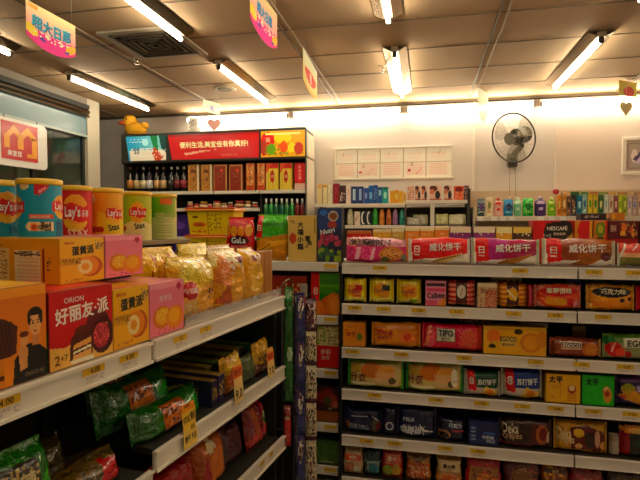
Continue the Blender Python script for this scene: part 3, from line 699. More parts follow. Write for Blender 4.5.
for i, (x0, x1) in enumerate(((407.5, 414), (415, 421), (421.5, 427.5), (429.5, 441.5), (444, 452.5))):
    putY((K_box, 'hair_dye_box', (HAIR if i != 0 else ['e0b8a4', ('n', 0, 0, 1, 1, 8, .4, 'a86a58')],)), x0, x1, 186-.1*i, YT, TZ2+.0045, f'pale carton printed with brown hair, number {i+1} of the row over the cubby holes', 'carton', 'hair product boxes on the wall shelf', d=.06, nu=14, nv=14)
putY((K_box, 'hair_dye_box', (['d85a34', ('e', .5, .75, .4, .2, '8a2418'), ('n', 0, 0, 1, .6, 8, .4, 'f0a080')],)), 454, 463.5, 186, YT, TZ2+.0045, 'orange red carton near the right end of the wall shelf', 'carton', d=.06, nu=12, nv=12)
putY((K_box, 'hair_dye_box', (['4c2024', ('n', 0, 0, 1, 1, 8, .3, 'd8b8b0'), ('r', .5, .0, .9, .4, '281418')],)), 464, 469.3, 185.5, YT, TZ2+.0045, 'dark maroon carton at the right end of the wall shelf', 'carton', d=.06, nu=10, nv=12)
ov = [(347, 353, 209, 'e8e0b0', 'cream'), (372, 377.6, 208, '3cb83c', 'bright green'), (379, 384.4, 209, 'e88a2c', 'orange'), (386, 391.2, 209, 'd8783c', 'rust orange'), (392.4, 397.8, 209, 'a878a8', 'mauve'), (399.2, 405, 209.5, '2aa08c', 'teal')]
for x0, x1, yt, c, n in ov:
    X, w, h = fit(x0, x1, yt, YT, SZ+.0045); r = w/2; b = MB(('plastic',))
    b.lathe([(r*.75, 0), (r, h*.12), (r*1.0, h*.5), (r*.92, h*.75), (r*.6, h*.95), (r*.3, h)], c, 'plastic', 14, sy=.7); b.lathe([(r*.8, h*.3), (r*.8, h*.62)], 'f0e8d8' if n == 'cream' else c, 'card', 12, sy=.95)
    meta(frame(b.build('shampoo_bottle'), (X+r, YT+r, SZ+.005)), f'{n} oval bottle on the second wall shelf under the toiletries', 'bottle', 'oval bottles on the second wall shelf')
putY((K_box, 'toiletry_carton', (['e4d4c0', ('n', .2, .2, .8, .8, 8, .4, '8a7060')],)), 354.5, 360, 211.5, YT, SZ+.0045, 'cream carton with dark print beside the cream bottle', 'carton', d=.06, nu=8, nv=12)
for i, (x0, x1) in enumerate(((361, 366), (366.5, 371.5))):
    putY((K_box, 'toiletry_carton', (['20222c', ('e', .5, .5, .5, .48, 'e8e4dc'), ('e', .75, .5, .45, .4, '20222c')],)), x0, x1, 211, YT, SZ+.0045, 'dark carton with a white arc, '+('left' if i == 0 else 'right')+' one of the pair', 'carton', 'dark cartons with white arcs', d=.05, nu=14, nv=18)
for i, (x0, x1, yt, c, l) in enumerate(((406.5, 421, 217.5, 'b8b0a0', 'grey slanted packet in the left cubby hole'), (413, 428, 214.5, 'd0ccb0', 'pale packet on top in the left cubby hole'), (435.5, 448, 214, 'c8c890', 'pale green packet in the right cubby hole'), (449, 466, 214.5, 'dcd4b0', 'cream packet in the right cubby hole'))):
    putY((K_pil, 'wipes_packet', ([c, ('n', .1, .2, .9, .8, 14, .3, 'eceadc', i), ('r', 0, 0, 1, .2, '9a9484')],)), x0, x1, yt, YT+(.09 if i == 1 else .02), SZ-.0055, l, 'packet', None, t=.05, nu=16, nv=8)

# second wall unit
W2, W2X0, W2X1 = 5.12, atY(474, 215, 5.12).x, atY(668, 215, 5.12).x; Z4 = z_(500, 216.5, W2)
t = thing('toiletry_gondola', 'low white unit of bottles and tubes under the wall fan, reaching to the right edge', 'shelf unit', (0, 0, 0))
b = MB(('steel',)); b.box((W2X0, YB-.06, 0), (W2X1, YB-.022, z_(520, 191, YB)), 'cdb494'); b.box((W2X0, W2+.03, 0), (W2X0+.02, YB-.061, Z4+.1), 'c8b89c'); b.build('back_panel', t)
for k, z in enumerate((Z4, Z4-.3, Z4-.6, Z4-.9, .2)):
    b = MB(('steel',)); b.box((W2X0+.021, W2+.01, z-.02), (W2X1, YB-.062, z), 'c8beac'); s_ = b.build('shelf', t)
    b = MB(('strip',)); b.box((W2X0+.021, W2-.012, z-.045), (W2X1, W2+.009, z+.003), 'dcd0bc', 'strip', .003); b.build('price_rail', s_)
    if k == 0:
        for pp in (480.5, 494, 503, 512, 541, 552, 563, 600, 617):
            p = atY(pp, 218, W2-.013); b = MB(('card',)); b.box((p.x-.028, W2-.0145, z-.041), (p.x+.028, W2-.0125, z-.003), 'f0ece4'); b.build('price_label', s_)
Y2 = W2+.03
its = [(477.6, 485, 198.5, 'pouch', '3c4a54', ['5a3c78', 'b8c8c0'], 'dark grey pouch with violet print', ''),
 (486.5, 492.5, 197, 'box', 'e4d8b8', ['7c8c4c', 'c8a070'], 'cream carton with leaf print', ''),
 (494, 503, 198, 'bottle', 'e0a898', ['d03a34', 'f0dcd4'], 'white and red pouch bottle', ''),
 (504, 513.5, 199, 'pouch', '2c7cb0', ['1c2c50', '88d0e0'], 'blue pouch with dark roundel', ''),
 (514, 522, 197, 'bottle', '8cc8a0', ['d0e4c8', '58a878'], 'pale green bottle', ''),
 (523, 534, 198, 'pouch', '3cb04c', ['1a7030', '90dc80'], 'bright green pouch with dark square', ''),
 (535, 547, 196.5, 'bottle', '4c2c6c', ['c8b0d0', '2c1c40'], 'purple rounded bottle', ''),
 (548, 556, 197, 'bottle', '98cc3c', ['d8ec80', '5ca020'], 'lime green bottle', ''),
 (557.5, 561.5, 195, 'box', 'd88c3c', ['e8c878', 'a05024'], 'orange slim carton', ''), (562, 566.5, 194, 'box', 'c89050', ['e8d0a0', '7c4020'], 'tan slim carton', ''),
 (567, 571, 196, 'box', '6c4c3c', ['201c1c', 'c89870'], 'dark brown slim carton', ''), (571.5, 576, 195, 'box', '2c2c28', ['906048', 'd8c0a0'], 'black slim carton', ''),
 (577, 582, 195.5, 'box', '2c7c94', ['c0dcd8', '143c58'], 'petrol blue slim carton', ''), (582.5, 587, 194.5, 'box', '8cb0a8', ['2c6080', 'e0ecd8'], 'pale aqua slim carton', ''),
 (588, 592.5, 194, 'box', 'd8b834', ['4c9040', 'f0dc80'], 'yellow slim carton, left one', ''), (593, 598, 194, 'box', 'c8a428', ['3c8048', 'f0dc80'], 'yellow slim carton, right one', ''), (598.5, 603.5, 195, 'box', '4c7048', ['d8d8a0', '244c30'], 'mossy green slim carton', ''),
 (604, 608.5, 194.5, 'box', 'd0d4c0', ['a0b8a8', 'f0ece0'], 'whitish slim carton', ''), (609, 613.5, 195, 'box', 'ccb8a0', ['a07858', 'ece0cc'], 'beige slim carton', ''), (614, 618, 195.5, 'box', '9c5c54', ['e0c0b0', '6c2830'], 'maroon slim carton', ''),
 (618.5, 622.5, 195, 'box', 'b8bc50', ['7ca030', 'e8e890'], 'yellow green slim carton', ''), (623, 627, 195, 'box', 'a8b454', ['d8dc80', '5c8030'], 'olive lime slim carton', ''), (627.5, 632, 195.5, 'box', 'c8b4a8', ['9890b0', 'e8dcd4'], 'mushroom grey slim carton', ''), (632.5, 637, 196, 'box', 'b89c94', ['788cb0', 'dcc8c0'], 'greyish pink slim carton', ''), (637.5, 643, 195, 'box', 'bca08c', ['8c5c50', 'e8d8c8'], 'dusty brown slim carton', '')]
for i, (x0, x1, yt, kd, c, cs, l, _) in enumerate(its):
    art = [c, ('n', .1, .1, .9, .85, 9, .35, cs[1], i), ('e', .5, .55, .3, .2, cs[0]), ('r', .2, .2, .8, .3, cs[1])]
    X, w, h = fit(x0, x1, yt, Y2, Z4+.0035)
    if kd == 'bottle':
        r = w/2; b = MB(('plastic',)); b.lathe([(r*.85, 0), (r, h*.06), (r, h*.62), (r*.85, h*.78), (r*.4, h*.85)], c, 'plastic', 16, sy=.6, colf=lambda q, tt: paint(art, (tt*2) % 1, q/4)); b.lathe([(r*.42, h*.85), (r*.42, h*.99), (r*.3, h)], cs[0], 'plastic', 10, sy=.8)
        f = lambda u, v, o: (-r*.7+u*r*1.4, -r*.6-.002-o, h*(.1+.5*v)); b.sheet(f, 8, 10, art, 'card')
        o = b.build('toiletry_bottle'); frame(o, (X+r, Y2+r*.65, Z4+.004))
    elif kd == 'pouch': o = pillow('refill_pouch', w, h, .06, art, crimp='tb', nu=12, nv=14, lean=.03); frame(o, (X, Y2, Z4+.004))
    else: o = carton('toothpaste_carton', w, .05, h, art, nu=8, nv=14); frame(o, (X, Y2, Z4+.004))
    meta(o, f'{l} on the long shelf right of the notice board', {'bottle': 'bottle', 'pouch': 'pouch', 'box': 'carton'}[kd], 'toiletries on the long back shelf')
# packets hung above / behind and a red ball cap
X, w, h = fit(553, 559.5, 188.5, Y2+.12, Z4+.0035); b = MB(('plastic',)); b.lathe([(.02, 0), (.02, h*.2), (.008, h*.25), (.006, h-.06)], 'b88c50', 'plastic', 10); b.blob((0, 0, h-.03), (.032, .032, .03), 'a82430', 'plastic', 12, 8)
meta(frame(b.build('bath_brush'), (X+.03, Y2+.14, Z4+.004)), 'brush with a dark red round head standing above the lime bottle', 'brush')
for i in range(9):
    p = 562+9.2*i; X, w, h = fit(p, p+8, 191.5, Y2+.12, Z4+.0035)
    o = carton('toiletry_carton', w, .05, h, [('c89860', '4c6c3c', 'b8a880', 'c88c5c', 'd8c8a8', 'b89070', 'c4b090', 'a88c70', 'c0a890')[i], ('r', 0, .8, 1, 1, ('d8b080', '3c5c34', '5c7c4c', 'a06048', '8c9c5c', 'c8a070', 'a07850', 'c0a078', 'b08860')[i])], nu=6, nv=8)
    meta(frame(o, (X, Y2+.12, Z4+.004)), f'tall carton peeping over the back row of slim cartons, number {i+1} from the left', 'carton', 'tall cartons behind the slim ones')

# ================================================================== BISCUIT GONDOLA on the right
GY = 2.86; GX0 = atY(342, 300, GY).x; BAY = 1.285
RZ = [atY(342.5, y, GY).z for y in (263.5, 303.5, 347, 388.5, 434)]; RZ.append(RZ[-1]-.255)
t = thing('biscuit_gondola', 'long dark gondola with white price rails stacked with wafer and biscuit packs at right', 'shelf unit', (0, 0, 0))
b = MB(('dark',))
b.box((GX0-.018, GY+.03, 0), (GX0-.001, GY+.50, RZ[0]-.021), '1c1814')
for k in (1, 2, 3): b.box((GX0+k*BAY-.02, GY+.435, 0), (GX0+k*BAY+.02, GY+.458, RZ[0]-.021), '1c1814')
b.build('upright', t)
b = MB(('dark',)); b.box((GX0+.004, GY+.46, .1), (GX0+3*BAY, GY+.48, RZ[0]-.021), '171310'); b.build('back_panel', t)  # dark brown so the shade inside the shelves is in the colour
b = MB(('dark',)); b.box((GX0+.004, GY+.04, .0), (GX0+3*BAY, GY+.45, .075), '2a2622'); b.build('plinth', t)
LBL = [(380, 520, 594, 634), (355, 384, 419, 457, 514, 556, 604), (353, 402, 465, 537, 583, 627), (375, 437, 483, 524, 558, 596, 634), (367, 396, 447, 480), ()]
CAT = random.Random(3)
for i, z in enumerate(RZ):
    b = MB(('dark',)); dpt = .50 if i == 0 else .43
    for k in range(3): b.box((GX0+k*BAY+.001, GY+.0, z-.02), (GX0+(k+1)*BAY-.001, GY+(dpt if i == 0 else .43), z), '3a342c' if i else '8a8274')  # lower boards coloured darker than the top one, shade put into the colour
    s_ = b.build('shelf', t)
    for k in range(3):
        b = MB(('strip',)); x0, x1 = GX0+k*BAY+.002, GX0+(k+1)*BAY-.006
        b.box((x0, GY-.016, z-.058), (x1, GY-.0005, z+.003), 'e9e0d4', 'strip', .003); b.box((x0, GY-.02, z-.006), (x1, GY-.0162, z+.003), 'eee4d6', 'strip'); b.box((x0, GY-.02, z-.058), (x1, GY-.0162, z-.053), 'eee4d6', 'strip')
        b.build('price_rail', s_)
    for px in LBL[i]:
        p = atY(px, 300, GY-.0165); x = p.x
        b = MB(('card',)); w = .042; b.box((x-w, GY-.0178, z-.05), (x+w, GY-.0165, z-.009), 'ded2c0'); b.quad((x-w, GY-.0182, z-.032), (x+w*.9, GY-.0182, z-.032), (x+w*.9, GY-.0182, z-.009), (x-w, GY-.0182, z-.009), 'e8b818')
        f = lambda u, v, o: (x-w+u*2*w, GY-.0185-o, z-.05+v*.041); b.text(f, 2*w, .041, [(CAT.choice(['6.90', '4.50', '8.80', '5.00', '12.0', '9.50']), .55, .72, .34, '5a3410', .5, .02), ('饼干 100克', .45, .22, .2, '8a6a60', .6)])
        b.build('price_label', s_)
Y1 = GY+.012
def S(row): return RZ[row]+.0035
WAF = lambda c1, c2, c3: ['e8ddd0', ('p', [(.09, 0), (.06, 1), (.97, 1), (.99, .42), (.78, .3), (.5, .22), (.12, .16)], c1), ('p', [(.45, .2), (.55, .98), (.97, 1), (.98, .5), (.75, .3)], c2), ('p', [(.07, .1), (.05, 1), (.24, 1), (.26, .16)], 'cf1420'), ('p', [(.36, .03), (.48, .2), (.88, .42), (.86, .34), (.62, .04)], c3), ('p', [(.36, .03), (.48, .09), (.85, .34), (.86, .38), (.5, .18)], '8a5a28'), ('e', .90, .14, .07, .1, 'e8dcc8'), ('r', 0, 0, .035, 1, 'd8d4c4'), ('r', .965, 0, 1, 1, 'c8c4b0')]
WT = [('日', .145, .56, .26, 'f4e8dc', .15, .02), ('▂', .145, .34, .05, 'e8c8b8', .12), ('威化饼干', .60, .66, .30, 'f6ece0', .5, .03, 2)]
def wpk(x0, x1, yt, row, art, texts, label, name='biscuit_pack', cat='biscuits', group=None, t=.075, Y=None, dz=0, **k):
    return putY((K_pil, name, (art, texts)), x0, x1, yt, (Y or Y1), S(row)+dz, label, cat, group, t=t, **k)
def bpk(x0, x1, yt, row, art, texts, label, name='biscuit_box', cat='biscuits', group=None, d=.09, Y=None, dz=0, **k):
    return putY((K_box, name, (art, texts)), x0, x1, yt, (Y or Y1), S(row)+dz, label, cat, group, d=d, **k)
# row 1
wpk(345.5, 406, 238.5, 0, ['c83c6c', ('r', 0, .66, 1, 1, 'd89aa0'), ('n', .05, .68, .75, .95, 26, .5, '4a2028', 2), ('n', .05, .68, .3, .95, 20, .35, 'a89a30', 4), ('n', .03, .1, .5, .62, 14, .45, 'd86088', 7), ('p', [(.15, .1), (.2, .6), (.26, .6), (.22, .1)], 'e8a8b8'), ('p', [(.4, .1), (.46, .6), (.5, .6), (.46, .1)], 'e8a8b8'), ('e', .76, .34, .2, .32, 'c87c48'), ('e', .76, .36, .14, .22, 'd89a60'), ('n', .6, .1, .92, .6, 18, .2, '9a4c34', 3), ('e', .66, .12, .08, .12, '5a5a34'), ('r', 0, 0, .55, .1, 'a8305c'), ('r', .92, 0, 1, .3, '6a6a58')], [('饼干香脆好味', .36, .82, .2, '2a1418', .6, .03)], 'pink cookie pack with a round cookie, leftmost on the top shelf of the right gondola', nu=48, nv=24)
wpk(408, 470.5, 239, 0, WAF('d02018', 'd82c1c', 'd8b880'), WT, 'bright red wafer pack with cream ends on the top shelf', group='wafer packs on the top shelf', cc='d8d0c0', nu=48, nv=24)
wpk(472, 541, 239.5, 0, WAF('a83070', 'a02048', 'b87838'), WT, 'purple and red wafer pack on the top shelf, between the red and brown ones', group='wafer packs on the top shelf', cc='b8bca0', nu=48, nv=24)
wpk(543.5, 618, 239.5, 0, WAF('8c4020', '9a5428', 'b06024')+[('e', .86, .36, .08, .16, '5c1c18')], WT, 'brown wafer pack with a red square on the top shelf', group='wafer packs on the top shelf', cc='c0b8a0', nu=48, nv=24)
wpk(620, 660, 244, 0, ['6c6838', ('r', 0, .55, 1, 1, 'c85048'), ('r', 0, .42, 1, .58, 'd8a880'), ('p', [(0, .3), (.16, 1), (.2, 1), (.05, .3)], 'e8e0d8'), ('p', [(.3, .7), (.5, 1), (.54, 1), (.34, .7)], 'f0e0d8'), ('r', 0, 0, .06, .5, 'c8c8b4')], [], 'olive and salmon pack at the right edge of the top shelf', cc='c8c8b4')
# behind row 1
def raise_(art, texts=()):
    o = [art[0]]
    for p in art[1:]:
        p = list(p); k = p[0]
        if k in 'rshn': p[2] = .5+p[2]/2; p[4] = .5+p[4]/2
        elif k == 'e': p[2] = .5+p[2]/2; p[4] /= 2
        elif k == 'p': p[1] = [(x, .5+y/2) for x, y in p[1]]
        if k == 'n': p[5] *= 1.6
        o.append(tuple(p))
    return o, [(t_[0], t_[1], .5+t_[2]/2, t_[3]/2, *t_[4:]) for t_ in texts]
YBK = GY+.2
def ZB(): return S(0)
small = [(347, 371, 231, 'c03018', 'b87840', 'orange red'), (373, 391.5, 229.5, 'd8a838', 'e8d8a8', 'straw yellow'), (392, 404, 229, 'c8a860', 'e8dcb8', 'beige'), (405, 419.5, 228, 'e0882c', 'f0dcb0', 'leftmost orange'), (420, 434, 228, 'e48a28', 'f0d8a8', 'middle orange'), (434.5, 449, 227, 'e08024', 'ecd0a0', 'rightmost orange'), (450, 471, 226.5, '7c2c68', 'e8d4b8', 'left plum'), (473.5, 495, 226.5, '84306c', 'ead8bc', 'right plum'), (496, 512, 227, 'e8a028', 'f0dca8', 'amber'), (513, 531.5, 227, '4c2c1c', 'e4c070', 'dark brown')]
for i, (x0, x1, yt, c, c2, n) in enumerate(small):
    bpk(x0, x1, yt, 0, [c, ('r', 0, .9 if i < 6 else .84, 1, 1, c2), ('n', .1, .76, .9, .84, 26, .25, 'f0e0c0', i)], [], f'{n} carton with pale top behind the wafer packs', 'snack_carton', 'carton', 'cartons behind the wafer packs', .1, Y=YBK, nu=18, nv=16)
_a, _t = raise_(['bc1c20', ('s', 0, 0, .3, 1, 5, 0, 'd03030'), ('p', [(.3, .12), (.26, .5), (.34, .88), (.8, 1), (.96, .9), (1, .4), (.86, .12), (.6, 0)], '1c1210'), ('p', [(.72, .0), (1, .45), (1, 0)], 'c09050'), ('r', .28, .0, .8, .10, 'b08850')], [('NESCAFÉ', .60, .66, .21, 'f0e4d4', .5, .03), ('1+2', .36, .3, .16, 'e8dccc', .2, .02), ('原味咖啡', .66, .38, .13, 'e8d0b0', .3, .02)])
bpk(533, 573.5, 220.5, 0, _a, _t, 'red and black instant coffee box behind the brown wafer pack', 'coffee_box', 'coffee box', None, .12, Y=YBK, nu=40, nv=22)
_a, _t = raise_(['cc1c18', ('p', [(0, 0), (0, 1), (.3, 1), (.12, .5), (.35, 0)], 'd08840'), ('r', .85, 0, 1, 1, 'd8a050')], [])
bpk(574.5, 592.5, 220.5, 0, _a, _t, 'plain red carton between the coffee box and the green circle carton', 'coffee_box', 'coffee box', None, .12, Y=YBK, nu=18, nv=14)
_a, _t = raise_(['c87830', ('e', .5, .6, .36, .34, '5c7c34'), ('e', .5, .6, .22, .2, 'b8b050'), ('e', .5, .12, .3, .12, '2c1a18'), ('r', .85, 0, 1, 1, 'c83820')], [])
bpk(593.5, 607.5, 220.5, 0, _a, _t, 'orange carton with a green circle behind the brown wafer pack end', 'snack_carton', 'carton', None, .12, Y=YBK, nu=18, nv=14)
_a, _t = raise_(['5c1418', ('r', 0, 0, 1, .22, 'a01c20'), ('e', .52, .7, .1, .2, 'd87838'), ('e', .48, .45, .09, .14, 'e0a050'), ('e', .78, .6, .08, .18, 'c85030'), ('e', .84, .4, .06, .12, 'd89048'), ('n', .4, .3, .95, .9, 18, .2, 'e8b878', 4)], [('酥', .16, .66, .3, 'c89880', .2, .03)])
bpk(608.5, 638.5, 221, 0, _a, _t, 'dark maroon carton with orange pastries near the right edge', 'snack_carton', 'carton', None, .12, Y=YBK, nu=30, nv=18)
bpk(640, 664, 221, 0, ['6c1a1c', ('n', .1, .2, .9, .9, 14, .3, 'd88848', 4)], [], 'second dark maroon carton running out at the right edge', 'snack_carton', 'carton', None, .12, Y=YBK)
zc = atY(590, 220.5, YBK).z+.002
X, w, h = fit(581, 606, 213.5, YBK+.01, zc); o = carton('snack_carton', w, .1, h, ['2c1418', ('n', .1, .3, .7, .8, 18, .5, 'c0a8a0', 3)]); meta(frame(o, (X, YBK+.01, zc)), 'small black carton lying on the red and orange cartons', 'carton')
X, w, h = fit(611, 625, 212, YBK+.01, zc); o = carton('snack_carton', w, .1, h, ['c87c2c', ('r', .0, .2, .3, .8, 'e0a050')]); meta(frame(o, (X, YBK+.01, atY(620, 221, YBK).z+.002)), 'small orange carton lying on the maroon pastry carton', 'carton')
# row 2
YELP = lambda a, b2: ['dfc028', ('s', 0, 0, 1, 1, 7, 0, 'ecd85c'), ('n', 0, .0, 1, .2, 12, .4, 'f0e8b0', 3), ('e', .52, .52, .34, .3, 'dca030'), ('n', .2, .3, .8, .7, 16, .5, a, 2), ('r', .55, .5, .85, .72, b2), ('r', .5, .24, .8, .3, a)]
wpk(343.5, 365.5, 279, 1, YELP('c84020', 'b83018'), [('Hello', .45, .48, .16, 'b02818', .6, .03)], 'yellow striped snack pack, leftmost on the second shelf', group='yellow snack packs on the second shelf', nu=26, nv=20, bulge=3)
wpk(369, 393.5, 279, 1, YELP('d88830', '2c2c28'), [('Hello', .42, .5, .14, 'b87828', .6, .03)], 'yellow striped snack pack with black patch, middle of three on the second shelf', group='yellow snack packs on the second shelf', nu=26, nv=20, bulge=3)
wpk(396.5, 421, 280, 1, YELP('c86020', '6c8c30')[:-2]+[('r', .55, .1, .85, .2, '5c9030')], [('Hello', .46, .5, .16, 'a84820', .6, .03)], 'yellow striped snack pack with green mark, right of three on the second shelf', group='yellow snack packs on the second shelf', nu=26, nv=20, bulge=3)
bpk(425.5, 446, 281, 1, ['d8889c', ('r', .05, .8, .95, .92, '3c2428'), ('r', .05, .6, .95, .72, 'd04868'), ('p', [(.5, 0), (1, .4), (1, 0)], 'c8803c'), ('r', 0, 0, .6, .2, 'c8586c')], [('Calbee', .5, .42, .22, '281c24', .86, .05, 4)], 'pink square pack with dark lettering on the second shelf', nu=18, nv=16)
WB = lambda c, c2, e: [c, ('h', 0, .04, 1, .96, 5, c2), ('r', .32, 0, .36, 1, '2c1410'), ('r', .66, 0, .7, 1, '2c1410'), ('r', .36, .1, .66, .95, '4c2018'), ('e', .51, .56, .16, .26, e)]
wpk(447, 475.5, 281, 1, WB('a83038', 'd88868', 'd8ccb8')+[('r', .0, .0, .06, 1, '4c2020'), ('r', .8, .0, .84, 1, 'b83848')], [('/', .52, .55, .3, '8a6a50', .2)], 'red wafer stack pack with a pale round cracker on the second shelf', nu=34, nv=20, bulge=8)
bpk(477.5, 497, 283, 1, ['c8b088', ('n', 0, 0, 1, .8, 16, .4, '984838', 2), ('s', .4, 0, 1, .75, 5, 1, 'b03830'), ('r', 0, .85, 1, 1, 'd8c8a8')], [('脆片', .4, .68, .18, '6a2a20', .5)], 'cream pack with crossed red stripes on the second shelf', nu=20, nv=18)
wpk(498, 527.5, 284, 1, WB('b06418', 'e09a3c', 'e8a440')+[('p', [(.3, .45), (.5, .8), (.72, .6), (.6, .25)], 'e8a83c'), ('p', [(.3, .7), (.62, .3), (.66, .34), (.34, .76)], 'f0d8a0')], [], 'orange wafer stack pack with crossed wafers on the second shelf', nu=34, nv=20, bulge=8)
wpk(528.2, 535, 285, 1, ['8c1c24', ('r', .2, 0, .4, 1, 'c05058')], [], 'thin red packet squeezed beside the strawberry snack pack', nu=8, nv=14)
OV = lambda rim, e, body, tc: [rim, ('n', 0, 0, 1, 1, 16, .3, tc, 5), ('e', .5, .5, .46, .47, body), ('e', .5, .72, .4, .2, e)]
wpk(536, 583, 285, 1, OV('d86850', 'c02c30', 'd8563c', 'f0a890')+[('e', .45, .3, .26, .16, 'e89038'), ('n', .2, .15, .65, .5, 20, .3, 'f0b050', 3), ('e', .76, .3, .1, .17, 'c02020'), ('e', .88, .24, .07, .14, 'e08890')], [('草莓饼味', .5, .74, .22, 'f4e8b8', .7, .04)], 'red oval wafer snack pack with strawberries on the second shelf', t=.08, nu=46, nv=22, bulge=4)
wpk(588.5, 637.5, 285.5, 1, OV('c88c38', '20140e', 'e09830', 'e8c070')+[('r', .1, .1, .9, .38, 'e08c2c'), ('n', .05, .05, .5, .4, 20, .3, 'd86830', 3), ('e', .7, .42, .05, .08, '30201a'), ('e', .86, .46, .05, .08, '30201a')], [('巧克力味', .52, .74, .2, 'f0e0b0', .62, .04)], 'orange snack pack with black oval and cream lettering on the second shelf', t=.08, nu=46, nv=22, bulge=4)
wpk(639, 668, 287, 1, ['c02c3c', ('n', .1, .1, .9, .9, 10, .4, 'e88860', 4)], [], 'red pack running out of the picture on the second shelf')
YD = GY+.19
bpk(491, 522, 272, 1, ['b89468', ('s', 0, 0, 1, 1, 5, 0, '5c3c28'), ('h', 0, 0, 1, 1, 4, 'd8c8a8')], [], 'plaid beige box standing behind the orange wafer pack', Y=YD, nu=20, nv=16)
bpk(566, 582, 279, 1, ['16307c', ('e', .5, .5, .3, .2, '4060b0')], [], 'blue box standing behind the strawberry snack pack', Y=YD, nu=10, nv=10)
bpk(584, 605, 274, 1, ['3c4c2c', ('r', 0, .4, 1, .6, '6a7850')], [], 'dark olive box standing deep behind the orange snack pack', Y=YD, nu=10, nv=10)
# row 3
OR_ = lambda: ['d88a1c', ('g', 'dc9020', 'c87818', 'u'), ('r', .04, .66, .24, .72, 'b04020')]
bpk(343, 365, 323, 2, OR_()+[('e', .76, .42, .13, .16, '58742c'), ('r', .02, .1, .98, .16, 'c89a40')], [('饼干', .36, .52, .2, 'b82418', .5, .05), ('原味', .3, .82, .08, 'a03818', .3)], 'orange biscuit box with a green leaf, leftmost on the third shelf', nu=20, nv=18)
wpk(371, 420.5, 324, 2, OR_()+[('e', .74, .45, .16, .26, 'd87824'), ('e', .74, .45, .08, .14, 'c84c20'), ('r', 0, 0, 1, .12, 'b87c20')], [('好吃点', .28, .6, .2, 'b01c18', .34, .06), ('香脆饼干', .28, .4, .14, 'a82c18', .3, .03), ('ORIGINAL', .2, .82, .07, 'a04018', .3)], 'long orange biscuit pack with red lettering on the third shelf', nu=44, nv=20, bulge=10)
wpk(422, 482.5, 325.5, 2, ['c82440', ('e', .14, .5, .09, .4, 'd85860'), ('p', [(.04, .1), (.12, .9), (.16, .9), (.1, .1)], 'f08868'), ('r', .24, .3, .56, .86, '8c4440'), ('r', .26, .36, .54, .82, 'd0c8b0'), ('e', .34, .72, .06, .1, 'e8e4d8'), ('p', [(.6, .1), (.9, .9), (1, .9), (1, .1)], 'd84c38'), ('e', .78, .5, .14, .34, 'c8642c'), ('s', .6, .1, .96, .9, 5, .7, 'd84850'), ('r', 0, 0, 1, .08, 'a81c38')], [('TIPO', .4, .66, .24, '2a2420', .24, .05), ('面包干', .4, .44, .1, '5c5040', .26, .02)], 'crimson pack with a white name panel and toast on the third shelf', t=.08, nu=50, nv=22, bulge=10)
bpk(483.5, 546.5, 327, 2, ['dfa81c', ('r', 0, .88, 1, 1, 'c8961c'), ('e', .16, .64, .11, .26, 'e07820'), ('e', .2, .3, .09, .2, 'd8a84c'), ('e', .14, .28, .06, .08, '28200c'), ('e', .76, .46, .17, .36, 'c87c20'), ('e', .76, .46, .12, .26, 'd89434'), ('e', .93, .6, .09, .3, 'cc8424'), ('e', .56, .84, .07, .1, '302410'), ('r', .28, .3, .52, .62, 'd8b870')], [('EGOCO', .4, .56, .18, '2c2410', .26, .05), ('橙味曲奇', .4, .36, .1, '6c5020', .22, .02)], 'yellow biscuit box with oranges and cookies on the third shelf', d=.09, nu=50, nv=22)
wpk(551, 603.5, 339.5, 2, ['7c3a28', ('n', 0, 0, .3, 1, 14, .4, '9c5038', 3), ('r', .2, .44, .6, .84, 'd0b090'), ('r', .22, .5, .58, .78, '5c3c30'), ('e', .77, .42, .16, .42, 'b0642c'), ('e', .77, .42, .11, .3, 'bc7638'), ('r', .94, 0, 1, 1, 'a8824c')], [('EGOCO', .4, .64, .2, 'e8d8c0', .32, .05)], 'brown red cookie pack with a single round cookie on the third shelf', t=.08, nu=46, nv=20, bulge=10)
wpk(605, 668, 336, 2, ['8c8c60', ('r', 0, .7, 1, 1, '5c7c3c'), ('e', .08, .74, .1, .18, '2c6c34'), ('r', .3, .5, 1, .86, 'd8d4b8'), ('e', .16, .4, .12, .3, 'c82c24'), ('e', .26, .3, .08, .2, 'd84838'), ('e', .38, .22, .05, .14, '9c2024'), ('p', [(.1, .3), (.16, .7), (.18, .7), (.13, .3)], 'f0a890')], [('EGOCO', .62, .66, .24, '24241c', .5, .05)], 'pale green pack with red strawberries at the right end of the third shelf', t=.08, nu=46, nv=20, bulge=10)
bpk(459, 492, 316, 2, ['8c3c34', ('h', 0, 0, 1, 1, 3, 'c8a898'), ('n', 0, 0, 1, 1, 14, .4, '3c1c18', 2)], [], 'striped brown box standing behind the crimson pack', Y=YD, nu=20, nv=12)
bpk(572, 586, 326, 2, ['7a5c38', ('r', 0, .8, 1, 1, '9c8058')], [], 'plain tan box behind the brown red cookie pack', Y=YD, nu=8, nv=8)
bpk(520, 548, 323, 2, ['5c2420', ('r', 0, .82, 1, 1, 'c8b8a8')], [], 'dark red box with a pale top behind the yellow biscuit box', Y=YD, nu=8, nv=12)
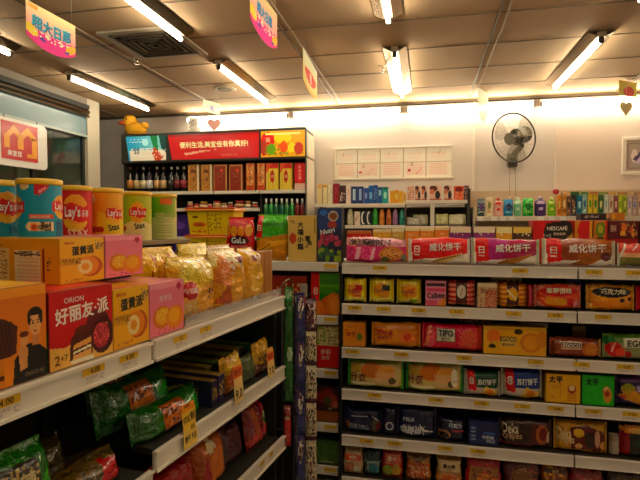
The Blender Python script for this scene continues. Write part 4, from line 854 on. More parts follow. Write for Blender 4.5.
# row 4
GR = lambda: ['a8ac58', ('g', '6ca838', 'b8a858', 'u'), ('r', .05, .08, .96, .92, 'cdb878'), ('e', .46, .66, .22, .28, 'd07830'), ('e', .7, .6, .16, .26, 'dc9850'), ('s', .5, .15, .9, .6, 5, .9, 'e0b890'), ('e', .8, .3, .07, .12, '5c4c30'), ('e', .16, .74, .1, .2, 'b89850'), ('r', 0, 0, 1, .1, '6c8c30'), ('r', .08, .13, .5, .2, 'e8e0b8')]
wpk(347, 403.5, 362, 3, GR(), [('什衣', .2, .4, .3, '7a2c18', .28, .06)], 'green edged cracker pack with dark characters, left one of two on the fourth shelf', group='green edged packs on the fourth shelf', cc='4c9838', nu=48, nv=22)
wpk(405.5, 463.5, 364, 3, GR()+[('e', .85, .5, .06, .3, 'e8dcc0')], [('什衣', .17, .42, .3, '7a2c18', .26, .06)], 'green edged cracker pack, right one of two on the fourth shelf', group='green edged packs on the fourth shelf', cc='2c8440', nu=48, nv=22)
SOD = lambda c: ['b8b0a0', ('p', [(.3, .36), (.26, 1), (.94, 1), (.96, .36)], c), ('p', [(.12, .24), (.08, 1), (.28, 1), (.34, .2)], 'c41c24'), ('p', [(.45, .05), (.6, .42), (.95, .2), (.85, 0)], 'd8b060'), ('e', .7, .2, .1, .12, 'c87834'), ('r', .94, .0, 1, 1, 'c0bca8')]
ST = [('8', .2, .62, .28, 'f0d8c8', .12, .04), ('苏打饼干', .62, .6, .22, 'e8ece0', .5, .04, 3)]
wpk(464.5, 501, 372.5, 3, SOD('14442c'), ST, 'dark green and red soda cracker pack on the fourth shelf', group='soda cracker packs on the fourth shelf', cc='a8a898', nu=38, nv=20)
wpk(502, 543.5, 371, 3, SOD('1c3480'), ST, 'blue and red soda cracker pack on the fourth shelf', group='soda cracker packs on the fourth shelf', cc='c0bcac', nu=38, nv=20)
PAC = lambda c, c2, e: [c, ('r', .42, .2, .44, .75, c2), ('e', .76, .5, .13, .16, e), ('e', .76, .54, .09, .1, 'e0c898'), ('h', .62, .08, .9, .36, 4, c2), ('h', .1, .5, .4, .62, 2, c2), ('n', .08, .12, .4, .24, 18, .4, c2, 4)]
bpk(546, 580.5, 374.5, 3, PAC('e8ac1c', 'c07c18', 'a03c20'), [('太平', .28, .82, .24, '1c1408', .4, .07)], 'yellow cracker box with black characters on the fourth shelf', group='cracker boxes on the fourth shelf', nu=34, nv=28)
bpk(582.5, 614.5, 375.5, 3, PAC('30a838', '4cb84c', 'a04820')+[('e', .8, .34, .14, .24, 'c88c48'), ('e', .78, .4, .08, .1, '9c2c20')], [('太平', .3, .78, .24, '0c2c14', .4, .07)], 'green cracker box with dark characters on the fourth shelf', group='cracker boxes on the fourth shelf', nu=34, nv=28)
wpk(618, 664, 378, 3, ['2a2044', ('r', 0, .8, 1, 1, '5c3c6c'), ('p', [(.02, .3), (.3, .66), (.8, .1), (.6, .04)], 'c08838'), ('e', .24, .6, .14, .16, '8c9034'), ('n', .1, .2, .6, .66, 20, .35, 'd8a048', 4), ('e', .14, .3, .06, .08, 'b84c28')], [('脆薄', .56, .62, .18, 'b8a8d0', .3, .04)], 'dark violet pack with a slice of pizza bread on the fourth shelf', nu=40, nv=20)
# row 5
NV = ['0e1638', ('g', '101a40', '0c1230', 'u')]
wpk(343.8, 381, 411, 4, NV+[('e', .86, .34, .1, .3, '5c4c40'), ('e', .92, .3, .07, .2, '6c2c24'), ('p', [(.72, .8), (.9, .66), (.95, .5), (.8, .7)], 'b8b4b0'), ('r', .2, .7, .65, .74, 'a0a8b8'), ('e', .1, .36, .08, .14, '8c5c30')], [('巧克力夹心', .42, .3, .2, 'a8aab8', .5, .03)], 'navy sandwich biscuit pack with a white streak, leftmost on the fifth shelf', group='navy biscuit packs on the fifth shelf', nu=36, nv=18)
wpk(382.5, 396.5, 408, 4, NV+[('e', .5, .35, .3, .14, 'c0bcc0'), ('e', .5, .35, .2, .09, '2c2c48')], [], 'narrow navy pack with a white ring on the fifth shelf', group='navy biscuit packs on the fifth shelf', nu=16, nv=18)
wpk(397.5, 436.5, 409, 4, NV+[('r', .1, .76, .5, .79, 'c8ccd8'), ('n', .1, .1, .7, .4, 26, .5, 'd8dce0', 3), ('p', [(.55, .5), (.7, .3), (.9, .25), (.9, .2), (.65, .24)], 'e0e0dc')], [('MILK', .3, .6, .12, 'c8d0e0', .4, .02), ('CREAM', .32, .26, .2, 'd8dce8', .5, .04)], 'navy sandwich biscuit pack with scattered white print on the fifth shelf', group='navy biscuit packs on the fifth shelf', nu=40, nv=18)
wpk(438.5, 466.5, 420, 4, ['0c1028', ('e', .2, .3, .24, .2, '9c7048'), ('e', .2, .26, .18, .14, '241a18'), ('r', .5, .44, .9, .5, 'a83c40')], [('巧克力', .6, .72, .18, 'd0d8e8', .5, .04)], 'black and navy biscuit pack with a cookie arc on the fifth shelf', nu=28, nv=18)
bpk(468.5, 498.5, 421.5, 4, ['0f1c50', ('r', .06, .1, .2, .9, '1c2c68'), ('h', .06, .2, .24, .8, 4, '8090a8'), ('r', .5, .5, .9, .54, '3c60b0')], [('牛奶味', .66, .34, .16, 'd8e0f0', .4, .04), ('MILK', .76, .18, .12, 'c0cce0', .3, .02)], 'navy biscuit box with small white lettering on the fifth shelf', nu=28, nv=18)
DK = lambda c, c2: [c, ('p', [(.55, .1), (.6, .9), (.98, .9), (1, .1)], c2), ('e', .8, .5, .12, .34, 'a05028'), ('e', .82, .52, .08, .22, '6c1c14'), ('e', .92, .4, .04, .2, 'c8b090')]
wpk(500, 553.5, 421, 4, DK('301410', '481a14')+[('r', .0, .0, .6, .14, '7c2c2c')], [('Deka', .2, .68, .36, 'd8c8a8', .3, .04), ('crepes', .24, .36, .22, 'b89878', .36, .04)], 'dark brown crepe biscuit pack with cream lettering on the fifth shelf', group='crepe biscuit packs on the fifth shelf', t=.08, nu=46, nv=20, bulge=10)
wpk(555.5, 610, 423.5, 4, ['b8862c', ('p', [(.3, .12), (.28, .8), (.55, .92), (.9, .72), (.96, .3), (.84, .1)], '5c1c14'), ('e', .44, .66, .1, .14, 'e0b030'), ('e', .66, .45, .12, .26, '32140e'), ('e', .78, .5, .05, .28, 'b88c70'), ('e', .44, .22, .07, .1, 'd8a068'), ('e', .9, .3, .07, .14, 'c89458'), ('r', 0, 0, 1, .08, 'a07828')], [('Deka', .17, .62, .34, 'e8cc88', .26, .04), ('crepes', .2, .36, .22, 'e0c080', .3, .04)], 'golden crepe biscuit pack with brown swirl on the fifth shelf', group='crepe biscuit packs on the fifth shelf', t=.08, nu=50, nv=22, bulge=10)
wpk(611.5, 621, 436, 4, ['a89c8c', ('r', 0, .7, 1, 1, '8c8070')], [], 'narrow pale grey pack next to the golden crepe pack', nu=10, nv=14)
wpk(622, 660, 424, 4, ['181c14', ('r', 0, 0, .22, .7, '8c1824'), ('e', .3, .78, .3, .12, 'c8803c'), ('e', .5, .74, .3, .08, 'd8a868'), ('n', .3, .05, 1, .5, 14, .25, '1c4c2c', 4)], [], 'black pack with crackers on a red corner at the right end of the fifth shelf', nu=36, nv=18)
# row 6: upright bags
def bag(x0, x1, yt, art, texts, label, cc=None):
    return wpk(x0, x1, yt, 5, art, texts, label, 'snack_bag', 'snack bag', 'upright snack bags on the bottom shelf', crimp='tb', t=.07, nu=22, nv=30, cc=cc, bulge=6, mat='crinkle')
bag(343, 362.5, 449, ['c0a078', ('r', .1, .56, .9, .78, 'd04428'), ('n', .1, .56, .9, .78, 14, .4, 'e87858', 2), ('e', .35, .3, .25, .2, 'a86850'), ('e', .7, .2, .2, .16, 'c0b8a0')], [('脆脆', .5, .68, .12, 'f0c8a8', .6, .04)], 'cream bag with a red band, leftmost on the bottom shelf')
bag(363.5, 380.5, 448.5, ['14343c', ('r', 0, .5, 1, .56, '88a8a0'), ('n', .1, .05, .9, .5, 12, .5, '9cb0a0', 4), ('e', .6, .3, .3, .18, '2c7078')], [], 'dark teal bag with pale leaves, second on the bottom shelf')
bag(381.5, 402.5, 448.5, ['b02c20', ('r', .15, .5, .9, .8, 'c87858'), ('n', .15, .5, .9, .8, 14, .4, 'd83828', 2), ('e', .3, .25, .25, .2, '8c9c28'), ('e', .7, .3, .2, .2, 'b89038'), ('r', .1, .9, .9, 1, 'c89c70')], [('薯片', .5, .66, .14, 'f0d0b0', .6, .04)], 'red bag with green and yellow vegetables, third on the bottom shelf')
bag(406, 431, 455, ['a07040', ('s', .05, .0, .95, .7, 5, .8, 'c83c28'), ('n', .1, .1, .9, .6, 12, .35, 'e0b888', 4), ('r', .2, .82, .8, .88, '4c3020')], [('香脆条', .5, .76, .08, '4c2c1c', .6, .03)], 'tan bag with red sticks, fourth on the bottom shelf')
bag(436.5, 462, 457.5, ['b88c5c', ('r', .05, .5, .95, .86, 'd8c094'), ('n', .0, .0, 1, .45, 12, .4, 'd07830', 4), ('e', .5, .2, .3, .16, 'c05c20')], [('夏の焼', .5, .68, .13, '1c1810', .8, .06), ('烧烤味', .5, .55, .05, '6c4830', .4)], 'cream bag with black characters, fifth on the bottom shelf')
bag(466.5, 502, 456.5, ['a8141c', ('r', .1, .1, .9, .66, '98602c'), ('p', [(.2, 0), (.5, .6), (.9, .3), (.9, 0)], 'c85828'), ('e', .55, .3, .24, .2, 'd87c30'), ('n', .1, .1, .9, .6, 14, .25, '6c2c18', 3)], [('香辣', .5, .8, .1, 'd85838', .5, .04)], 'bright red topped bag, sixth on the bottom shelf', 'b01c24')
bag(505, 541, 459.5, ['501818', ('n', .1, .1, .9, .8, 12, .35, '8c4028', 3), ('e', .5, .5, .3, .2, '7c4c28')], [('麻花', .5, .7, .1, 'b88858', .5, .04)], 'dark maroon bag, seventh on the bottom shelf')
bag(542.5, 569.5, 463.5, ['7c3c18', ('n', .1, .1, .9, .9, 10, .45, 'd89c48', 5), ('r', .1, .7, .9, .82, '401c10')], [('锅巴', .5, .76, .09, 'e0b868', .5, .04)], 'brown bag speckled with golden chips, eighth on the bottom shelf')
bag(571, 606, 467, ['7c1420', ('n', .1, .4, .9, .9, 12, .35, 'a83c38', 5), ('e', .5, .3, .3, .2, '98242c')], [('辣条', .5, .62, .12, 'c87060', .5, .04)], 'wine red bag, ninth on the bottom shelf')
bag(608, 645, 470, ['3c2c1c', ('n', .1, .2, .9, .8, 9, .3, '6c5434', 5), ('r', .6, .1, 1, .4, '5c1c18')], [], 'dark brown bag, last on the bottom shelf at the right')

# ================================================================== END UNIT between the two gondolas
EY = 3.0; EX0, EX1 = atY(153, 265, EY).x, GX0-.04
EZ = [atY(320, y, EY).z for y in (262.5, 315.5, 368.5, 422, 464.5)]
t = thing('tall_shelf_gondola', 'shelf unit of boxes and tubs seen in the gap between the two gondolas', 'shelf unit', (0, 0, 0))
b = MB(('dark',)); b.box((EX0-.018, EY+.03, 0), (EX0-.001, EY+.42, EZ[0]-.021), '1c1814'); b.box((EX1+.001, EY+.03, 0), (EX1+.018, EY+.42, EZ[0]-.021), '1c1814'); b.build('upright', t)
b = MB(('dark',)); b.box((EX0+.021, EY+.4, .05), (EX1-.021, EY+.415, EZ[0]-.021), '171310'); b.build('back_panel', t)  # interior shade put into the panel's near-black colour
for i, z in enumerate(EZ):
    b = MB(('dark',)); b.box((EX0, EY, z-.02), (EX1, EY+(.42 if i == 0 else .39), z), '4a443a' if i else 'a89c88'); s_ = b.build('shelf', t)  # top board pale, boards beneath it darkened in colour for the shade there
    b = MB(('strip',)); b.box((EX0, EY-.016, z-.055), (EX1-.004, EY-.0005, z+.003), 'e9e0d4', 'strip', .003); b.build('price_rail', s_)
    p = atY(331, 300, EY).x; b = MB(('card',)); b.quad((p-.04, EY-.0168, z-.03), (p+.04, EY-.0168, z-.03), (p+.04, EY-.0168, z-.008), (p-.04, EY-.0168, z-.008), 'e8b818'); b.quad((p-.04, EY-.0168, z-.05), (p+.04, EY-.0168, z-.05), (p+.04, EY-.0168, z-.031), (p-.04, EY-.0168, z-.031), 'd8ccb8')
    b.build('price_label', s_)
def ebox(x0, x1, yt, lv, art, texts, label, name='biscuit_box', cat='biscuits', d=.1, Y=EY+.012, nu=34, nv=34, **k):
    return putY((K_box, name, (art, texts)), x0, x1, yt, Y, EZ[lv]+.0035, label, cat, None, d=d, nu=nu, nv=nv, **k)
ebox(288, 316.5, 215.5, 0, ['ccae6c', ('e', .17, .5, .13, .12, 'b0481c'), ('r', .93, .6, .96, .95, '7c6030'), ('n', .05, .82, .25, .9, 20, .5, '6c5028', 3)], [(ch, .44, .80-.16*i, .13, '18120c', .3, .06) for i, ch in enumerate('大福小糕')]+[('蜜', .7, .5, .12, '20160e', .24, .05), ('烧', .76, .4, .10, '20160e', .2, .05), ('の', .66, .32, .06, '20160e', .14, .04)], 'tan gift box with black brush characters on the top of the end unit', 'gift_box', 'gift box')
_r = random.Random(5); _c = [('e', _r.uniform(.05, .95), _r.uniform(.28, .5), _r.uniform(.07, .14), _r.uniform(.035, .07), _r.choice(['98304c', 'b04860', '7c2840', 'a83c50'])) for _ in range(16)]+[('e', _r.uniform(.05, .95), _r.uniform(.03, .24), _r.uniform(.07, .14), _r.uniform(.035, .07), _r.choice(['3c7030', '6c8c34', '2c5c3c', '8c9c48'])) for _ in range(14)]
ebox(317.5, 341.5, 208.5, 0, ['16243c', ('r', 0, .6, 1, 1, '1c3468'), ('e', .66, .86, .22, .1, 'b8b0a0'), ('e', .66, .86, .17, .07, '7c4c2c'), ('e', .25, .93, .16, .06, '3c68b0'), ('e', .62, .7, .2, .07, '9c3c30'), ('p', [(.06, .5), (.3, .62), (.9, .66), (.9, .6), (.4, .54)], '20304c'), *_c], [('Nutri', .42, .58, .09, 'e8ece8', .6, .04, 12)], 'dark blue cereal box with bowls of fruit on the top of the end unit', 'cereal_box', 'cereal box')
wpk2 = lambda x0, x1, yt, lv, art, texts, label, Y=EY+.012, name='snack_bag', cat='snack bag', crimp='tb', **k: putY((K_pil, name, (art, texts)), x0, x1, yt, Y, EZ[lv]+.0035, label, cat, None, crimp=crimp, nu=30, nv=30, **k)
wpk2(254.5, 286, 213.5, 0, ['2c8c24', ('g', '2c7c20', '5cb030', 'v'), ('p', [(0, 0), (0, .42), (.3, .5), (.7, .54), (1, .58), (1, 0)], 'c88834'), ('p', [(.02, .2), (.5, .42), (.98, .46), (.98, .38), (.5, .3), (.04, .12)], 'e0a448'), ('p', [(.3, .06), (.7, .28), (.95, .2), (.9, .1), (.6, .12)], 'd89038'), ('p', [(.04, .18), (.5, .38), (.5, .35), (.04, .15)], '7c3414'), ('r', 0, .5, .22, .98, 'c02420')], [('日', .11, .7, .12, 'f0d8c0', .14, .04), ('BREADSTICK', .6, .78, .07, '1c5c1c', .7, .02)], 'green bag printed with golden breadsticks beside the tan gift box', t=.08)
wpk2(224, 251.3, 216.5, 0, ['b8101c', ('r', 0, .74, 1, 1, 'c01820'), ('e', .1, .7, .12, .14, 'd88c48'), ('e', .34, .68, .12, .13, 'e09a50'), ('e', .6, .68, .12, .13, 'd88840'), ('e', .86, .7, .12, .14, 'e0a058'), ('e', .52, .46, .36, .11, '3a0c14')], [('GaLa', .52, .465, .13, 'f4ece4', .5, .05), ('NOUGAT COOKIES', .54, .31, .06, 'e8a098', .6, .02)], 'red cookie bag with white name letters beside the yellow tubs', Y=EY+.0, t=.1)
# stacked yellow tubs
def tub(x0, x1, yt, z0, label):
    X, w, h = fit(x0, x1, yt, EY+.14, z0); d = .2
    t = thing('biscuit_tub', label, 'tub', (X, EY+.14, z0+.0005), 0, 'stacked yellow tubs')
    b = MB(('plastic',)); tp = .02; hh = h*.86
    n = len(b.v); b.v += [Vector(p) for p in ((tp, tp, 0), (w-tp, tp, 0), (w-tp, d-tp, 0), (tp, d-tp, 0), (.006, .006, hh), (w-.006, .006, hh), (w-.006, d-.006, hh), (.006, d-.006, hh))]
    for q in ((0, 3, 2, 1), (4, 5, 6, 7), (1, 2, 6, 5), (2, 3, 7, 6), (3, 0, 4, 7)): b.face([n+i for i in q], 'f0c424', 'plastic')
    f = lambda u, v, o: (tp*(1-v)+.006*v+u*(w-2*(tp*(1-v)+.006*v)), tp*(1-v)+.006*v-o, v*hh)
    b.sheet(f, 40, 24, ['f4cc28', ('r', .43, 0, .445, 1, 'b08a18'), ('n', .46, .15, .76, .9, 30, .4, 'a08a20', 3), ('n', .05, .1, .4, .3, 22, .5, 'd07018', 6), ('e', .24, .44, .16, .12, 'e8831c'), ('r', .1, .72, .22, .78, '6c3c10')], 'plastic')
    b.text(f, w, hh, [('蛋黄酥', .24, .42, .14, 'b83c14', .3, .03), ('黄', .17, .76, .1, '5c3010', .1)]); b.build('body', t)
    b = MB(('plastic',)); b.box((-.01, -.01, hh+.0005), (w+.01, d+.01, hh+h*.08), 'f0a41c', 'plastic', .004); b.box((-.006, -.006, hh+h*.08), (w+.006, d+.006, h-.001), 'd0281c', 'plastic', .004); b.build('lid', t)
    return z0+h
z = tub(186, 233, 235, EZ[0]+.0035, 'yellow biscuit tub with orange lid, bottom one of the stacked pair')
tub(186, 234, 207.5, z+.001, 'yellow biscuit tub with red and orange lid, top one of the stacked pair')
ebox(311, 339.5, 272.5, 1, ['c05c24', ('r', 0, .5, 1, 1, '4c8c2c'), ('p', [(.3, .5), (.3, .3), (.5, .42), (1, .6), (1, .5)], '1c7030'), ('e', .8, .25, .26, .28, 'c8743a'), ('e', .86, .22, .2, .22, 'd88848'), ('e', .2, .16, .26, .16, 'd07838'), ('e', .5, .06, .2, .1, 'cc6a30'), ('r', 0, .34, .3, 1, 'c41c1c'), ('r', .3, .66, 1, .7, '6ca838')], [('8', .16, .56, .17, 'f0b8a0', .2, .04), ('WHOLEGRAIN', .66, .78, .06, '1c4c20', .6, .02)], 'green and red biscuit box with round biscuits on the second level of the end unit')
ebox(317, 339, 326, 2, ['b81c1c', ('r', 0, .52, 1, 1, 'c8c090'), ('n', .35, .54, 1, 1, 13, .5, '8c7850', 2), ('n', 0, .54, .4, 1, 10, .5, '6c8828', 4), ('r', 0, .0, 1, .5, 'c01c1c'), ('e', .7, .3, .2, .1, 'c82c28')], [('多彩', .4, .38, .12, 'f0c8b0', .6, .04), ('曲奇', .4, .24, .1, 'e8b098', .5, .03)], 'red box with cream and green patterned top, third level of the end unit')
ebox(313, 339, 387, 3, ['3a1414', ('r', 0, 0, 1, .3, '8c4c1c'), ('e', .35, .7, .24, .18, '7c2420'), ('e', .6, .76, .22, .2, '8c3028'), ('e', .78, .6, .18, .18, 'a84034'), ('e', .56, .6, .16, .12, '4c4c20'), ('e', .86, .5, .1, .1, 'c06858')], [('肉脯', .66, .38, .06, 'a89888', .4, .03)], 'dark box with red meat pieces over orange base, fourth level of end unit')
ebox(315, 339, 441, 4, ['3c5c14', ('n', .1, .1, .9, .9, 8, .35, '547c1c', 4), ('r', .2, .06, .8, .1, 'b8c080')], [], 'dark green packet on the fifth level of the end unit')
for x0, x1, lv, c, n in ((270, 306, 1, '8c2c20', 'red brown'), (280, 312, 2, '7c6428', 'mustard'), (275, 309, 3, '2c3c5c', 'slate blue'), (280, 311, 4, '6c3020', 'rust')):
    ebox(x0, x1, EZ and {1: 276, 2: 330, 3: 385, 4: 436}[lv], lv, [c, ('n', .1, .2, .9, .8, 10, .3, 'c8a070', lv)], [], f'{n} box mostly hidden behind the gondola end on level {lv+1} of the end unit', nu=14, nv=14)

# ================================================================== NEAR GONDOLA on the left, seen along its length
LP, LQ = atZ(282, 296, 1.28), atZ(0, 392.6, 1.28)
LU = (LP-LQ).normalized(); LU.z = 0; LU.normalize(); LD = Vector((-LU.y, LU.x, 0)); LROT = math.atan2(LU.y, LU.x)
LO = Vector((LP.x, LP.y, 0))
def Lw(u, d, z): return LO+LU*u+LD*d+Vector((0, 0, z))
def Lc(px, py, d):
    W = at(px, py, LO+LD*d, LD); return (W-LO).dot(LU), W.z
def lput(o, u, d, z, label, cat, group=None, rot=0):
    o.location = Lw(u, d, z); o.rotation_euler.z = LROT+rot
    return meta(o, label, cat, group)
t = thing('snack_gondola', 'near shelf gondola running away on the left, with cream price rails', 'shelf unit', LO, LROT)
b = MB(('dark',))
for u in (-2.2, -.03): b.box((u, .03, 0), (u+.025, .75, 1.259), '1a2018')
b.box((-1.01, .43, 0), (-.985, .75, 1.259), '1a2018')
b.build('upright', t)
b = MB(('dark',)); b.box((-2.17, .46, .05), (-1.011, .48, 1.259), '12140f'); b.box((-.984, .46, .05), (-.031, .48, 1.259), '12140f'); b.box((-.86, .45, 1.281), (-.335, .462, 1.557), '2c241c'); b.build('back_panel', t)  # near-black colour carries the shade inside the gondola
b = MB(('steel',)); b.box((-.93, .30, 1.558), (-.335, .7, 1.573), '8c7858'); b.build('riser_shelf', t)
LZ = {0: (1.28, 1.28), 1: (.88, .93), 2: (.54, .575), 3: (.18, .18)}
tagp = {0: ((4, 'r'), (94, 'r'), (129, 'r'), (181, 'r'), (206, 'r')), 1: (), 2: ((262, 'r'), (271, 'r'))}
for i, (zn, zf) in LZ.items():
    for a, c, z in ((-2.17, -1.0, zn), (-.992, -.004, zf)):
        b = MB(('dark',)); b.box((a+.02, .002, z-.022), (c-.02, .44 if i else .75, z-.001), 'b8a88c' if i == 0 else '2c2a22'); s_ = b.build('shelf', t)  # boards below the top one have shade put into their colour
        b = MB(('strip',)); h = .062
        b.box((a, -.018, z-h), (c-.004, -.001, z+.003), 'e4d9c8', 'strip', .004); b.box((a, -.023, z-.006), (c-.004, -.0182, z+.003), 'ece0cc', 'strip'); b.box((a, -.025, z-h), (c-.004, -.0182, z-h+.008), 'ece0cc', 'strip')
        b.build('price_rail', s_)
        for px, _ in tagp.get(i, ()):
            u, _z = Lc(px, 380 if i == 0 else 450, -.019)
            if not a < u < c: continue
            w = .075 if i == 0 else .05
            b = MB(('card',)); b.quad((u-w/2, -.0192, z-.054), (u+w/2, -.0192, z-.054), (u+w/2, -.0192, z-.008), (u-w/2, -.0192, z-.008), 'e2d6c4'); b.quad((u-w/2, -.0196, z-.028), (u+w/2, -.0196, z-.028), (u+w/2, -.0196, z-.008), (u-w/2, -.0196, z-.008), 'e8b41c')
            f = lambda uu, v, o: (u-w/2+uu*w, -.0199-o, z-.054+v*.046)
            b.text(f, w, .046, [('4.00' if px < 150 else '12', .55, .79, .3, '3c2408', .5, .03), ('奥利奥派', .4, .42, .2, '9c8474', .7), ('6 902', .3, .2, .14, '9c8474', .5), ('C', .85, .32, .3, '8c8078', .2)])
            b.build('price_label', s_)
# clear lip in front of the bread
u0, u1 = Lc(186, 330, -.0005)[0], -.01
b = MB(('clear',)); b.box((u0, -.0012, .0035), (u1, .0, .042), 'e8e4dc', 'clear'); b.box((u0, .0, .0012), (u1, .03, .003), 'e8e4dc', 'clear')
lput(b.build('shelf_lip'), 0, 0, 1.28, 'clear plastic lip standing on the price rail in front of the bread bags', 'shelf lip')
LT = 1.2805
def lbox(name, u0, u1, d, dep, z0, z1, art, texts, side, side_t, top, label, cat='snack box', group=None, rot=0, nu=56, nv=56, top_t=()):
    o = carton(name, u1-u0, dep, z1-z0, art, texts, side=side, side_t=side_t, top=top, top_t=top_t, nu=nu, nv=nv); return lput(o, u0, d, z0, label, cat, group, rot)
EGG = ['e8a41c', ('r', 0, .84, 1, 1, 'e8aa20'), ('r', .0, .4, .5, .56, 'c8902c'), ('e', .68, .34, .28, .24, 'b0541c'), ('e', .62, .36, .25, .22, 'd8823c'), ('e', .55, .34, .17, .17, 'f0c890'), ('e', .55, .34, .09, .09, 'e8953c'), ('n', .04, .42, .44, .54, 26, .4, '4c3010', 3), ('e', .88, .82, .09, .1, 'c89c60'), ('n', .78, .74, 1, .94, 18, .4, '5c4020', 5), ('n', .05, .02, .5, .1, 22, .4, 'a86c1c', 7), ('r', .1, .88, .13, .92, 'c02818')]
EGT = [('蛋黄派', .50, .73, .2, '1c2410', .62, .05, 3), ('ORION', .2, .9, .06, 'c02818', .26, .03)]
# lower row
uA0, uA1 = -1.343, -1.133; zt = 1.478
lbox('pie_box', uA0, uA1, .012, .215, LT, zt,
 ['b8121c', ('p', [(0, 0), (0, .3), (.2, .26), (.45, .3), (.6, .22), (1, .2), (1, 0)], 'e0b068'), ('p', [(0, .0), (0, .26), (.1, .28), (.2, .0)], 'd8a860'),
  ('e', .74, .46, .2, .22, '5c1c1c'), ('e', .82, .3, .2, .26, '481414'), ('e', .8, .3, .14, .18, '9c2c34'), ('n', .68, .16, .94, .46, 30, .3, 'd86860', 4),
  ('p', [(.28, .06), (.3, .34), (.4, .46), (.58, .48), (.66, .4), (.64, .02)], '4c1c14'), ('p', [(.32, .04), (.34, .12), (.62, .16), (.62, .06)], 'd8a468'), ('p', [(.33, .14), (.35, .17), (.63, .22), (.63, .18)], 'f0e0c0'), ('p', [(.33, .2), (.35, .26), (.62, .32), (.62, .24)], 'd8a060'), ('p', [(.3, .02), (.3, .06), (.66, .06), (.66, .0)], 'f0e0c8'), ('e', .5, .44, .14, .06, '5c2418')],
 [('好丽友·派', .5, .70, .21, 'f4e8d4', .84, .04, 4), ('ORION', .36, .87, .07, 'f4d8c8', .3, .03), ('2', .1, .12, .12, '6c3c10', .08, .04), ('+7', .2, .13, .08, '6c3c10', .1, .03)],
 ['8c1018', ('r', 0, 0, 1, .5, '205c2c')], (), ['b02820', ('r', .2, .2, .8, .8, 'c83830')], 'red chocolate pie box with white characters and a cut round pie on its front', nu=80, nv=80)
lbox('pie_box', -1.562, -1.349, .012, .215, LT, 1.503,
 ['c07828', ('g', 'd8862c', 'c86c1c', 'v'), ('r', 0.0, 0.9, 1, 1, 'e0902c'), ('p', [(0.0, 0.0), (0.0, 0.34), (0.473, 0.3), (0.495, 0.0)], 'c87c34'), ('p', [(0.0, 0.1), (0.0, 0.16), (0.484, 0.13), (0.484, 0.08)], '4c1c10'), ('p', [(0.0, 0.28), (0.0, 0.78), (0.495, 0.7), (0.645, 0.6), (0.624, 0.32), (0.538, 0.3)], '4a2018'), ('s', 0.1075, 0.34, 0.5806, 0.66, 11, 0.12, '2c100c'), ('p', [(0.581, 0), (0.602, 0.26), (0.71, 0.38), (0.86, 0.4), (1.0, 0.28), (1.0, 0)], '181410'), ('r', 0.8226, 0.36, 0.8978, 0.47, 'b87c50'), ('e', 0.8602, 0.585, 0.0774, 0.125, 'd09464'), ('e', 0.8602, 0.7, 0.0925, 0.07, '18100c'), ('e', 0.7871, 0.65, 0.0237, 0.07, '18100c'), ('e', 0.9333, 0.65, 0.0237, 0.07, '18100c'), ('e', 0.8602, 0.565, 0.0645, 0.1, 'd49c6c'), ('e', 0.8495, 0.665, 0.0538, 0.02, 'd49c6c'), ('e', 0.8333, 0.6, 0.014, 0.008, '20140e'), ('e', 0.8903, 0.6, 0.014, 0.008, '20140e'), ('r', 0.8151, 0.62, 0.8495, 0.628, '2c1c10'), ('r', 0.8763, 0.62, 0.9097, 0.628, '2c1c10'), ('e', 0.8602, 0.512, 0.0258, 0.008, '94402c'), ('r', 0.857, 0.55, 0.8656, 0.585, 'ba7e54'), ('p', [(0.667, 0.12), (0.645, 0.34), (0.71, 0.42), (0.763, 0.34), (0.753, 0.14)], 'c88c5c'), ('e', 0.7204, 0.43, 0.0484, 0.06, 'd09464'), ('e', 0.7204, 0.5, 0.0538, 0.035, '5c2418')],
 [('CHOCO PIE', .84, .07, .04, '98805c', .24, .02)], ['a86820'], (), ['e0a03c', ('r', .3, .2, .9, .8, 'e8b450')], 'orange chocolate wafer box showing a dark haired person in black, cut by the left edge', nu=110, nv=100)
uB0, uB1 = -1.129, -.977
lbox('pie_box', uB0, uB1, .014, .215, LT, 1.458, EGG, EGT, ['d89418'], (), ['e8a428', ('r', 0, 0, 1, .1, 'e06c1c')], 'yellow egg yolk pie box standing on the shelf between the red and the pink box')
PNK = ['d87884', ('g', 'dc7c88', 'd07080', 'v'), ('r', 0, .9, 1, 1, 'e08c98'), ('e', .34, .34, .26, .22, 'c8701c'), ('e', .36, .36, .2, .16, 'e8a040'), ('n', .2, .26, .5, .5, 26, .3, 'f0c870', 3), ('e', .72, .28, .26, .24, 'd8801c'), ('e', .7, .32, .18, .15, 'e8a02c'), ('n', .05, .02, .7, .1, 24, .3, 'b83458', 3), ('e', .84, .9, .08, .06, 'b01c3c')]
PNT = [('8', .84, .86, .1, 'a81430', .2, .04), ('草莓派', .44, .7, .12, 'f0b8c0', .4, .03)]
uC0, uC1 = -.972, -.792
lbox('pie_box', uC0, uC1, .016, .215, LT, 1.452, PNK, PNT, ['cc6c7c'], (), ['d47c88', ('r', 0, 0, 1, .08, 'e09ca4'), ('r', .2, .3, .8, .34, 'e8a038'), ('e', .55, .6, .3, .16, 'e0a060')], 'pink pie box at the front of the shelf next to the bread bags')
